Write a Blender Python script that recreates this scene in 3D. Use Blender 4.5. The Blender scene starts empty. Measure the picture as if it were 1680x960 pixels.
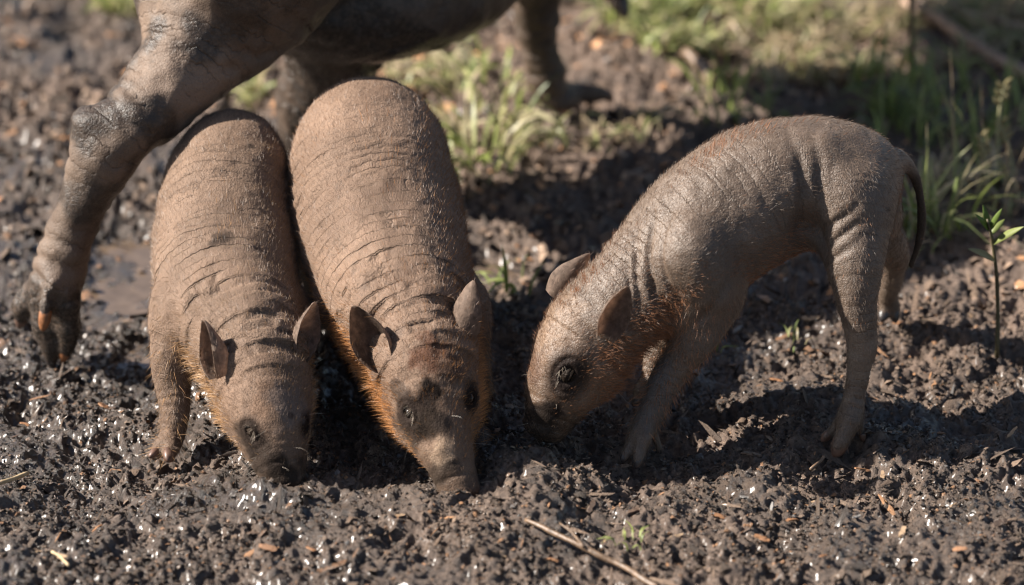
import bpy, math, random
import numpy as np

# ----------------------------------------------------------------- camera, world, sun
scene = bpy.context.scene
PITCH = math.radians(25.0)
DIST = 5.0
FPX = 7500.0                      # focal length in pixels of the 1680 px wide photograph
CP = np.array([0.0, -DIST * math.cos(PITCH), DIST * math.sin(PITCH)])
CR = np.array([1.0, 0, 0])
CU = np.array([0, math.sin(PITCH), math.cos(PITCH)])
CF = np.array([0, math.cos(PITCH), -math.sin(PITCH)])

cam_d = bpy.data.cameras.new('camera')
cam = bpy.data.objects.new('camera', cam_d)
scene.collection.objects.link(cam)
cam.location = CP
cam.rotation_euler = (math.pi / 2 - PITCH, 0, 0)
cam_d.sensor_width = 36.0
cam_d.lens = 36.0 * FPX / 1680.0
cam_d.clip_start = 0.1
cam_d.clip_end = 500.0
cam_d.dof.use_dof = True
cam_d.dof.focus_distance = 4.66
cam_d.dof.aperture_fstop = 2.7
scene.camera = cam

SUN = np.array([-0.79, 0.03, 0.61]); SUN /= np.linalg.norm(SUN)
sun_el = math.asin(SUN[2])
world = bpy.data.worlds.new('World'); scene.world = world
world.use_nodes = True
wn = world.node_tree.nodes; wl = world.node_tree.links
bg = wn['Background']
sky = wn.new('ShaderNodeTexSky'); sky.sky_type = 'NISHITA'; sky.sun_disc = False
sky.sun_elevation = sun_el
sky.sun_rotation = math.atan2(SUN[0], SUN[1])
sky.dust_density = 1.5
wl.new(sky.outputs[0], bg.inputs[0])
bg.inputs[1].default_value = 0.050
sl = bpy.data.lights.new('sun', 'SUN'); sl.energy = 5.0; sl.angle = math.radians(0.53)
sl.color = (1.0, 0.945, 0.865)
sun = bpy.data.objects.new('sun', sl); scene.collection.objects.link(sun)
sun.location = (-3, 0, 4)
zx, zy, zz = SUN
sun.rotation_euler = (math.acos(zz), 0, math.atan2(zx, -zy))
scene.view_settings.view_transform = 'Standard'
scene.view_settings.look = 'None'
scene.view_settings.exposure = 1.48
scene.view_settings.gamma = 1.0
scene.view_settings.use_curve_mapping = False
scene.render.engine = 'CYCLES'
scene.cycles.use_denoising = True
scene.cycles.denoising_prefilter = 'ACCURATE'
scene.cycles.max_bounces = 6
scene.cycles.sample_clamp_indirect = 3.0
scene.cycles.sample_clamp_direct = 2.5
scene.cycles.use_adaptive_sampling = False
scene.cycles.filter_width = 1.0

# ----------------------------------------------------------------- helpers
rng = np.random.default_rng(7)
random.seed(7)
COL = scene.collection

def ray(px, py):
    d = CF * FPX + CR * (px - 840.0) - CU * (py - 480.0)
    return d / FPX
def P(px, py, Y):                       # pixel + distance plane -> world point
    d = ray(px, py)
    return CP + d * ((Y - CP[1]) / d[1])
def G(px, py, z=0.0):                   # pixel -> point on the plane at height z
    d = ray(px, py)
    return CP + d * ((z - CP[2]) / d[2])
def proj(p):
    v = np.asarray(p) - CP
    dz = v @ CF
    return np.stack([840 + FPX * (v @ CR) / dz, 480 - FPX * (v @ CU) / dz, dz], -1)
def mpp(p):                             # metres per photo pixel at a point
    return float((np.asarray(p) - CP) @ CF) / FPX

_perm = np.random.default_rng(3).permutation(256).astype(np.int64)
_perm = np.concatenate([_perm, _perm, _perm])
_g = np.random.default_rng(4).normal(size=(256, 3)); _g /= np.linalg.norm(_g, axis=1)[:, None]
_g = _g.astype(np.float32)
def noise(p):
    p = np.asarray(p, dtype=np.float64)
    i = np.floor(p).astype(np.int64); f = (p - i).astype(np.float32); i &= 255
    u = f * f * f * (f * (f * 6 - 15) + 10)
    out = 0
    for dx in (0, 1):
        wx = u[:, 0] if dx else 1 - u[:, 0]
        a = _perm[i[:, 0] + dx]
        for dy in (0, 1):
            wy = u[:, 1] if dy else 1 - u[:, 1]
            b = _perm[a + i[:, 1] + dy]
            for dz in (0, 1):
                wz = u[:, 2] if dz else 1 - u[:, 2]
                g = _g[_perm[b + i[:, 2] + dz] & 255]
                out = out + wx * wy * wz * (g[:, 0] * (f[:, 0] - dx) + g[:, 1] * (f[:, 1] - dy) + g[:, 2] * (f[:, 2] - dz))
    return out * 1.6
def noise2(x, y, s, seed=0.0):
    return noise(np.stack([x * s, y * s, np.full_like(x, seed + 0.37)], -1))
def sstep(a, b, x):
    t = np.clip((x - a) / (b - a), 0, 1)
    return t * t * (3 - 2 * t)
def nrm(v):
    v = np.asarray(v, float)
    return v / (np.linalg.norm(v, axis=-1, keepdims=True) + 1e-12)

def mesh_obj(name, verts, faces, mats, parent=None, origin=(0, 0, 0), smooth=True, midx=None, attrs=None, quads=False):
    me = bpy.data.meshes.new(name)
    verts = np.asarray(verts, dtype=np.float32) - np.asarray(origin, dtype=np.float32)
    if isinstance(faces, np.ndarray):
        n, k = faces.shape
        me.vertices.add(len(verts)); me.vertices.foreach_set('co', verts.ravel())
        me.loops.add(n * k); me.loops.foreach_set('vertex_index', faces.ravel().astype(np.int32))
        me.polygons.add(n)
        me.polygons.foreach_set('loop_start', np.arange(0, n * k, k, dtype=np.int32))
        if midx is not None:
            me.polygons.foreach_set('material_index', np.asarray(midx, dtype=np.int32))
        me.update(calc_edges=True)
    else:
        me.from_pydata([tuple(v) for v in verts], [], faces)
        if midx is not None:
            me.polygons.foreach_set('material_index', np.asarray(midx, dtype=np.int32))
    me.polygons.foreach_set('use_smooth', np.full(len(me.polygons), bool(smooth)))
    for m in (mats if isinstance(mats, (list, tuple)) else [mats]):
        me.materials.append(m)
    for k_, v in (attrs or {}).items():
        v = np.asarray(v, dtype=np.float32)
        if v.ndim == 1:
            a = me.attributes.new(k_, 'FLOAT', 'POINT'); a.data.foreach_set('value', v)
        else:
            a = me.attributes.new(k_, 'FLOAT_COLOR', 'POINT')
            if v.shape[1] == 3: v = np.concatenate([v, np.ones((len(v), 1), np.float32)], 1)
            a.data.foreach_set('color', v.ravel())
    me.validate()
    o = bpy.data.objects.new(name, me); COL.objects.link(o)
    if parent is not None:
        o.parent = parent
        o.location = np.asarray(origin, float) - np.asarray(parent.location)
    else:
        o.location = origin
    return o
def thing(name, loc, label, cat, group=None):
    o = bpy.data.objects.new(name, None); COL.objects.link(o)
    o.location = loc; o.empty_display_size = 0.05
    o['label'] = label; o['category'] = cat
    if group: o['group'] = group
    return o
def tag(o, label=None, cat=None, group=None, kind=None):
    if label: o['label'] = label
    if cat: o['category'] = cat
    if group: o['group'] = group
    if kind: o['kind'] = kind
    return o

# ----------------------------------------------------------------- materials
def mat(name):
    m = bpy.data.materials.new(name); m.use_nodes = True
    nt = m.node_tree
    return m, nt, nt.nodes, nt.links, nt.nodes['Principled BSDF']
def nd(nodes, typ, **kw):
    n = nodes.new(typ)
    for k, v in kw.items():
        setattr(n, k, v)
    return n
def math_(nodes, links, op, a, b=None, c=None, clamp=False):
    n = nodes.new('ShaderNodeMath'); n.operation = op; n.use_clamp = clamp
    for i, v in enumerate((a, b, c)):
        if v is None: continue
        if isinstance(v, (int, float)): n.inputs[i].default_value = v
        else: links.new(v, n.inputs[i])
    return n.outputs[0]
def tex_noise(nodes, links, vec, scale, detail=3, rough=0.55, dist=0.0):
    n = nodes.new('ShaderNodeTexNoise'); n.inputs['Scale'].default_value = scale
    n.inputs['Detail'].default_value = detail; n.inputs['Roughness'].default_value = rough
    n.inputs['Distortion'].default_value = dist
    links.new(vec, n.inputs['Vector'])
    return n.outputs['Fac']
def ramp(nodes, links, fac, stops):
    n = nodes.new('ShaderNodeValToRGB'); e = n.color_ramp.elements
    while len(e) < len(stops): e.new(0.5)
    for i, (p, c) in enumerate(stops):
        e[i].position = p; e[i].color = (*c, 1) if len(c) == 3 else c
    links.new(fac, n.inputs[0])
    return n.outputs['Color']
def mixc(nodes, links, fac, a, b, mode='MIX'):
    n = nodes.new('ShaderNodeMix'); n.data_type = 'RGBA'; n.blend_type = mode
    for s, v in ((0, fac), (6, a), (7, b)):
        if isinstance(v, (int, float)): n.inputs[s].default_value = v
        elif isinstance(v, tuple): n.inputs[s].default_value = (*v, 1)
        else: links.new(v, n.inputs[s])
    return n.outputs[2]
def bump(nodes, links, h, strength, dist, normal=None):
    n = nodes.new('ShaderNodeBump'); n.inputs['Strength'].default_value = strength
    n.inputs['Distance'].default_value = dist
    links.new(h, n.inputs['Height'])
    if normal is not None: links.new(normal, n.inputs['Normal'])
    return n.outputs[0]

def mud_material():
    m, nt, N, L, b = mat('mud')
    co = nd(N, 'ShaderNodeTexCoord').outputs['Object']
    wet = nd(N, 'ShaderNodeAttribute', attribute_name='wet').outputs['Fac']
    n1 = tex_noise(N, L, co, 14, 5); n2 = tex_noise(N, L, co, 160, 5, 0.7); n3 = tex_noise(N, L, co, 700, 4, 0.75)
    dry = ramp(N, L, n2, [(0.25, (0.075, 0.049, 0.035)), (0.5, (0.18, 0.122, 0.090)), (0.75, (0.30, 0.215, 0.165))])
    wetc = ramp(N, L, n2, [(0.25, (0.022, 0.0140, 0.0095)), (0.55, (0.066, 0.043, 0.0285)), (0.8, (0.140, 0.095, 0.064))])
    wf = math_(N, L, 'ADD', wet, math_(N, L, 'MULTIPLY', math_(N, L, 'SUBTRACT', n1, 0.5), 0.9), clamp=True)
    c = mixc(N, L, wf, dry, wetc)
    L.new(c, b.inputs['Base Color'])
    r = math_(N, L, 'SUBTRACT', math_(N, L, 'ADD', math_(N, L, 'MULTIPLY', n3, 0.5), 0.62), math_(N, L, 'MULTIPLY', wf, 0.50))
    L.new(math_(N, L, 'MAXIMUM', r, 0.20), b.inputs['Roughness'])
    L.new(math_(N, L, 'MULTIPLY', math_(N, L, 'MULTIPLY', wf, wf), 0.8), b.inputs['Coat Weight']); b.inputs['Coat Roughness'].default_value = 0.2
    b.inputs['Specular IOR Level'].default_value = 0.5
    nb = bump(N, L, n2, 0.9, 0.004)
    L.new(bump(N, L, n3, 1.0, 0.0030, nb), b.inputs['Normal'])
    return m
def crumb_material():
    m, nt, N, L, b = mat('mud_crumb')
    co = nd(N, 'ShaderNodeTexCoord').outputs['Object']
    c = nd(N, 'ShaderNodeAttribute', attribute_name='tint').outputs['Color']
    wet = nd(N, 'ShaderNodeAttribute', attribute_name='wet').outputs['Fac']
    n2 = tex_noise(N, L, co, 700, 4, 0.75)
    cc = mixc(N, L, 1.0, c, ramp(N, L, n2, [(0.3, (0.55, 0.55, 0.55)), (0.7, (1.25, 1.25, 1.25))]), 'MULTIPLY')
    L.new(cc, b.inputs['Base Color'])
    r = math_(N, L, 'SUBTRACT', math_(N, L, 'ADD', math_(N, L, 'MULTIPLY', n2, 0.5), 0.60), math_(N, L, 'MULTIPLY', wet, 0.5))
    L.new(math_(N, L, 'MAXIMUM', r, 0.17), b.inputs['Roughness'])
    L.new(math_(N, L, 'MULTIPLY', wet, 0.5), b.inputs['Coat Weight']); b.inputs['Coat Roughness'].default_value = 0.12
    L.new(bump(N, L, n2, 1.0, 0.0035), b.inputs['Normal'])
    return m
def hide_material(name, rough=0.62, fine=1.0, spec=0.35):
    """hide: regional colour from the mesh, fine creases along the body coordinate, stubble grain"""
    m, nt, N, L, b = mat(name)
    co = nd(N, 'ShaderNodeTexCoord').outputs['Object']
    c = nd(N, 'ShaderNodeAttribute', attribute_name='hide').outputs['Color']
    u = nd(N, 'ShaderNodeAttribute', attribute_name='along').outputs['Fac']
    mud = nd(N, 'ShaderNodeAttribute', attribute_name='mud').outputs['Fac']
    cw = nd(N, 'ShaderNodeAttribute', attribute_name='crease').outputs['Fac']
    n0 = tex_noise(N, L, co, 22, 4, 0.6); n1 = tex_noise(N, L, co, 190, 4, 0.65); n2 = tex_noise(N, L, co, 900, 3, 0.7)
    vor = nd(N, 'ShaderNodeTexVoronoi'); vor.feature = 'DISTANCE_TO_EDGE'; vor.inputs['Scale'].default_value = 330
    L.new(co, vor.inputs['Vector'])
    crack = math_(N, L, 'MINIMUM', math_(N, L, 'MULTIPLY', vor.outputs['Distance'], 5.0), 1.0)
    # fine creases across the body
    w = math_(N, L, 'ADD', math_(N, L, 'MULTIPLY', u, 300.0 * fine), math_(N, L, 'MULTIPLY', n0, 8.0))
    s = math_(N, L, 'ABSOLUTE', math_(N, L, 'SINE', math_(N, L, 'ADD', w, math_(N, L, 'MULTIPLY', n1, 0.8))))
    s = math_(N, L, 'POWER', s, 0.5)
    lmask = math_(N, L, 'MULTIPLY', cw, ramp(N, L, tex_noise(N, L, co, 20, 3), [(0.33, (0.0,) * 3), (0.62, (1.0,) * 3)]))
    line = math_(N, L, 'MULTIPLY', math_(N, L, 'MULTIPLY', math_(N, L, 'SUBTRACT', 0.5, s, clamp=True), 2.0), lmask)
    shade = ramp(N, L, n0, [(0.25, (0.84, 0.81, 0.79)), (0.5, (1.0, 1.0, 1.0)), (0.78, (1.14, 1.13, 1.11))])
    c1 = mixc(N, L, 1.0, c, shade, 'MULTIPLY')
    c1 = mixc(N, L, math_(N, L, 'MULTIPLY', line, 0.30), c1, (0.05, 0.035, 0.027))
    grain = ramp(N, L, n2, [(0.28, (0.5, 0.48, 0.46)), (0.5, (1, 1, 1)), (0.75, (1.5, 1.45, 1.38))])
    c2 = mixc(N, L, 0.75, c1, grain, 'MULTIPLY')
    n5 = tex_noise(N, L, co, 420, 2, 0.5)
    speck = math_(N, L, 'MULTIPLY', math_(N, L, 'SUBTRACT', n5, 0.62, clamp=True), 9.0, clamp=True)
    c2 = mixc(N, L, math_(N, L, 'MULTIPLY', speck, 0.75), c2, (0.045, 0.032, 0.026))
    mf = math_(N, L, 'MULTIPLY', mud, ramp(N, L, n1, [(0.25, (0.4,) * 3), (0.55, (1.0,) * 3)]), clamp=True)
    c3 = mixc(N, L, mf, c2, mixc(N, L, n2, (0.008, 0.006, 0.005), (0.040, 0.030, 0.024)))
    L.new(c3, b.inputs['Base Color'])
    r = math_(N, L, 'SUBTRACT', math_(N, L, 'ADD', math_(N, L, 'MULTIPLY', n1, 0.35), rough - 0.17), math_(N, L, 'MULTIPLY', mf, 0.38))
    L.new(math_(N, L, 'MAXIMUM', r, 0.15), b.inputs['Roughness'])
    sepc = nd(N, 'ShaderNodeSeparateColor'); L.new(c, sepc.inputs[0])
    L.new(math_(N, L, 'MULTIPLY', math_(N, L, 'MINIMUM', math_(N, L, 'MULTIPLY', sepc.outputs[0], 8.0), 1.0), spec), b.inputs['Specular IOR Level'])
    b.inputs['Sheen Weight'].default_value = 0.03
    b.inputs['Sheen Roughness'].default_value = 0.4
    b.inputs['Sheen Tint'].default_value = (0.9, 0.72, 0.55, 1)
    h = math_(N, L, 'ADD', math_(N, L, 'MULTIPLY', math_(N, L, 'SUBTRACT', s, 1.0), lmask), math_(N, L, 'MULTIPLY', crack, 0.12))
    nb = bump(N, L, h, 1.0, 0.0018)
    nb = bump(N, L, n1, 0.55, 0.0016, nb)
    nb = bump(N, L, n2, 0.5, 0.0008, nb)
    L.new(nb, b.inputs['Normal'])
    return m
def attr_material(name, attr='tint', rough=0.6, trans=0.0, noise_scale=None, spec=0.4, objrand=None):
    m, nt, N, L, b = mat(name)
    c = nd(N, 'ShaderNodeAttribute', attribute_name=attr).outputs['Color']
    if noise_scale:
        co = nd(N, 'ShaderNodeTexCoord').outputs['Object']
        n = tex_noise(N, L, co, noise_scale, 4, 0.6)
        c = mixc(N, L, 1.0, c, ramp(N, L, n, [(0.3, (0.6, 0.6, 0.6)), (0.7, (1.3, 1.3, 1.3))]), 'MULTIPLY')
        L.new(bump(N, L, n, 0.5, 0.002), b.inputs['Normal'])
    L.new(c, b.inputs['Base Color'])
    b.inputs['Roughness'].default_value = rough
    b.inputs['Specular IOR Level'].default_value = spec
    if trans:
        t = nd(N, 'ShaderNodeBsdfTranslucent'); L.new(c, t.inputs[0])
        mx = nd(N, 'ShaderNodeMixShader'); mx.inputs[0].default_value = trans
        L.new(b.outputs[0], mx.inputs[1]); L.new(t.outputs[0], mx.inputs[2])
        L.new(mx.outputs[0], N['Material Output'].inputs[0])
    return m
def plain_material(name, col, rough=0.5, spec=0.5, nscale=120, var=0.4, coat=0.0, bumpd=0.001):
    m, nt, N, L, b = mat(name)
    co = nd(N, 'ShaderNodeTexCoord').outputs['Object']
    n = tex_noise(N, L, co, nscale, 4, 0.6)
    lo = tuple(c * (1 - var) for c in col); hi = tuple(c * (1 + var) for c in col)
    L.new(ramp(N, L, n, [(0.3, lo), (0.7, hi)]), b.inputs['Base Color'])
    b.inputs['Roughness'].default_value = rough
    b.inputs['Specular IOR Level'].default_value = spec
    b.inputs['Coat Weight'].default_value = coat
    b.inputs['Coat Roughness'].default_value = 0.08
    L.new(bump(N, L, n, 0.5, bumpd), b.inputs['Normal'])
    return m

M_MUD = mud_material()
M_CRUMB = crumb_material()
M_HIDE = hide_material('piglet_hide', spec=0.14)
M_HIDE2 = hide_material('piglet_hide_sleek', rough=0.42, spec=0.40)
M_EAR = attr_material('ear_skin', attr='hide', rough=0.6, trans=0.65, noise_scale=160, spec=0.2)
M_ADULT = hide_material('adult_hide', rough=0.6, fine=0.5)
M_HAIR = attr_material('bristle', rough=0.45, trans=0.35)
M_GRASS = attr_material('grass_blade', rough=0.45, trans=0.45)
M_STRAW = attr_material('straw', rough=0.6, trans=0.15, noise_scale=80)
M_EYE = plain_material('eye_gloss', (0.012, 0.008, 0.006), 0.10, 0.5, 60, 0.3, 0.15)
M_HOOF = plain_material('hoof_horn', (0.10, 0.055, 0.038), 0.42, 0.5, 150, 0.45)
M_HOOF_O = plain_material('orange_horn', (0.20, 0.080, 0.032), 0.4, 0.5, 150, 0.35)
M_HOOF_D = plain_material('muddy_horn', (0.035, 0.028, 0.026), 0.35, 0.5, 150, 0.4)

# ----------------------------------------------------------------- the ground
# contact points read from the photograph: where a foot meets the mud the ground has that height
ANCH = []
def anchor(px, py, Y, s=0.06):
    p = P(px, py, Y); ANCH.append((p[0], p[1], p[2], s)); return p
anchor(275, 742, -0.37); anchor(462, 785, -0.465, 0.05); anchor(755, 792, -0.475, 0.05)
anchor(1380, 744, -0.392, 0.05); anchor(1045, 752, -0.40, 0.05); anchor(1050, 655, -0.27, 0.04)
anchor(1463, 518, -0.085, 0.05); anchor(890, 697, -0.385, 0.05)
anchor(88, 592, -0.13, 0.08); anchor(925, 172, 0.48, 0.1); anchor(545, 300, 0.30, 0.08)
# explicit swells and hollows: pixel of the crest on the plane z=0, height, radius
BUMPS = [(455, 822, 0.009, 0.016), (430, 818, 0.007, 0.014), (500, 822, 0.009, 0.014), (748, 806, -0.014, 0.028), (1040, 775, -0.010, 0.03), (1378, 765, -0.008, 0.03), (690, 842, 0.020, 0.045), (860, 828, 0.018, 0.045), (500, 822, 0.014, 0.05), (985, 792, 0.012, 0.02), (1250, 775, 0.012, 0.05),
         (640, 735, -0.018, 0.06), (820, 700, -0.012, 0.05), (530, 740, -0.012, 0.05), (200, 400, -0.02, 0.10), (1550, 745, 0.02, 0.06),
         (1600, 620, -0.01, 0.07), (1150, 690, -0.015, 0.05), (350, 700, -0.01, 0.05), (130, 760, -0.012, 0.05), (1560, 420, 0.03, 0.12),
         (790, 410, -0.018, 0.05)]
BUMPS = [(*G(a, b)[:2], c, d) for a, b, c, d in BUMPS]
_hp = np.random.default_rng(99)
PRINTS = []                                                      # cloven prints trodden into the mud
for hx, hy in ((120, 700), (60, 870), (960, 760), (1480, 820), (1560, 650), (1240, 690), (330, 640), (880, 620), (200, 640)):
    q = G(hx + _hp.uniform(-15, 15), hy); t = _hp.uniform(-0.8, 0.8); c_, s_ = math.cos(t), math.sin(t)
    for sg in (-1, 1): PRINTS.append((q[0] + sg * 0.0075 * c_, q[1] + sg * 0.0075 * s_, t))
PUDDLES = [(*G(215, 395)[:2], 0.05, 0.08), (*G(786, 412)[:2], 0.03, 0.045), (*G(185, 455)[:2], 0.05, 0.05), (*G(235, 530)[:2], 0.025, 0.03)]
def ground_macro(x, y):
    ws = np.full_like(x, 0.05); hs = np.zeros_like(x)
    for ax, ay, az, s in ANCH:
        w = np.exp(-((x - ax) ** 2 + (y - ay) ** 2) / (2 * s * s)); ws += w; hs += w * (az - 0.004)
    h = hs / ws
    for bx, by, a, s in BUMPS:
        h += a * np.exp(-((x - bx) ** 2 + (y - by) ** 2) / (2 * s * s))
    for bx, by, t in PRINTS:
        dx, dy = x - bx, y - by; a = dx * math.cos(t) + dy * math.sin(t); b = -dx * math.sin(t) + dy * math.cos(t)
        e = (a / 0.0075) ** 2 + (b / 0.016) ** 2
        h -= 0.011 * np.exp(-e)
    return h
def wetness(x, y):
    # wetter on the adult's side of the clearing and round the rooting piglets, drier up by the grass
    w = 0.30 + 0.58 * sstep(0.0, -0.42, x) - 0.35 * sstep(0.1, 0.55, y) - 0.25 * sstep(0.3, 0.6, x) * sstep(-0.3, 0.1, y)
    w += 0.40 * noise2(x, y, 5, 9) + 0.25 * noise2(x, y, 13, 19)
    w += 0.30 * (1 - sstep(-0.50, 0.0, noise2(x, y, 9, 33))) + 0.04
    return np.clip(w, 0, 1)
def ground_h(x, y, fine=True):
    h = ground_macro(x, y)
    near = sstep(4.0, 1.5, np.hypot(x, y - 0.1))
    h = h + near * 0.012 * noise2(x, y, 7, 1) + near * 0.012 * noise2(x, y, 17, 2)
    pud = np.zeros_like(x)
    for a, b, ra, rb in PUDDLES:
        pud = np.maximum(pud, 0.6 * sstep(1.5, 0.75, np.hypot((x - a) / ra, (y - b) / rb) + 0.25 * noise2(x, y, 18, 4)))
    if fine:
        wx = x + 0.006 * noise2(x, y, 60, 11); wy = y + 0.006 * noise2(x, y, 60, 12)
        f = 0.0095 * (0.35 - np.abs(noise2(wx, wy, 26, 3))) + 0.0075 * (0.3 - np.abs(noise2(wx, wy, 55, 5))) + 0.0060 * noise2(wx, wy, 105, 6) + 0.0036 * noise2(x, y, 190, 8) - 0.009
        f = f * (0.82 + 0.38 * sstep(-0.50, 0.0, noise2(x, y, 9, 33)))
        h = h + near * f * (1 - 0.75 * pud)
    zp = np.zeros_like(x)
    for a, b, ra, rb in PUDDLES:
        d = np.hypot((x - a) / ra, (y - b) / rb)
        zp = np.maximum(zp, sstep(1.6, 0.9, d + 0.3 * noise2(x, y, 18, 4)))
    return h - 0.014 * zp
def ground_at(x, y):
    a = np.array([float(x)]); b = np.array([float(y)])
    return float(ground_h(a, b, False)[0])

def graded(lo, hi, step, far, grow=1.25):
    c = list(np.arange(lo, hi + step * 0.5, step))
    s = step; a = c[-1]
    while a < far: s *= grow; a += s; c.append(a)
    s = step; a = c[0]; pre = []
    while a > -far: s *= grow; a -= s; pre.append(a)
    return np.array(pre[::-1] + c)
gx = graded(-0.70, 0.70, 0.0023, 140)
ys = np.concatenate([np.arange(-0.80, 0.0, 0.0025), np.arange(0.0, 1.25, 0.006)])
pre, a, s = [], ys[0], 0.004
while a > -140: s *= 1.25; a -= s; pre.append(a)
post, a, s = [], ys[-1], 0.006
while a < 200: s *= 1.25; a += s; post.append(a)
gy = np.concatenate([pre[::-1], ys, post])
X, Yg = np.meshgrid(gx, gy); xf, yf = X.ravel(), Yg.ravel()
Z = ground_h(xf, yf)
nx, ny = len(gx), len(gy)
idx = np.arange(nx * ny).reshape(ny, nx)
F = np.stack([idx[:-1, :-1].ravel(), idx[:-1, 1:].ravel(), idx[1:, 1:].ravel(), idx[1:, :-1].ravel()], -1)
ground = mesh_obj('ground', np.stack([xf, yf, Z], -1), F, M_MUD, attrs={'wet': wetness(xf, yf)})
tag(ground, kind='structure', label='churned wet brown mud with crumbs of bark')

# water standing in the hollows
def water_material():
    m, nt, N, L, b = mat('muddy_water')
    co = nd(N, 'ShaderNodeTexCoord').outputs['Object']
    n = tex_noise(N, L, co, 40, 3)
    L.new(ramp(N, L, n, [(0.3, (0.075, 0.052, 0.036)), (0.7, (0.13, 0.092, 0.066))]), b.inputs['Base Color'])
    b.inputs['Roughness'].default_value = 0.06
    L.new(bump(N, L, n, 0.25, 0.003), b.inputs['Normal'])
    return m
M_WATER = water_material()
for i, (a, b, ra, rb) in enumerate(PUDDLES):
    z = float(ground_macro(np.array([a]), np.array([b]))[0]) - 0.0165
    v = [(a, b, z)]; n = 40
    for k in range(n):
        t = 2 * math.pi * k / n
        v.append((a + 1.45 * ra * math.cos(t), b + 1.45 * rb * math.sin(t), z))
    o = mesh_obj('puddle', v, [(0, 1 + k, 1 + (k + 1) % n) for k in range(n)], M_WATER, origin=(a, b, z))
    tag(o, kind='structure')

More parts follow.
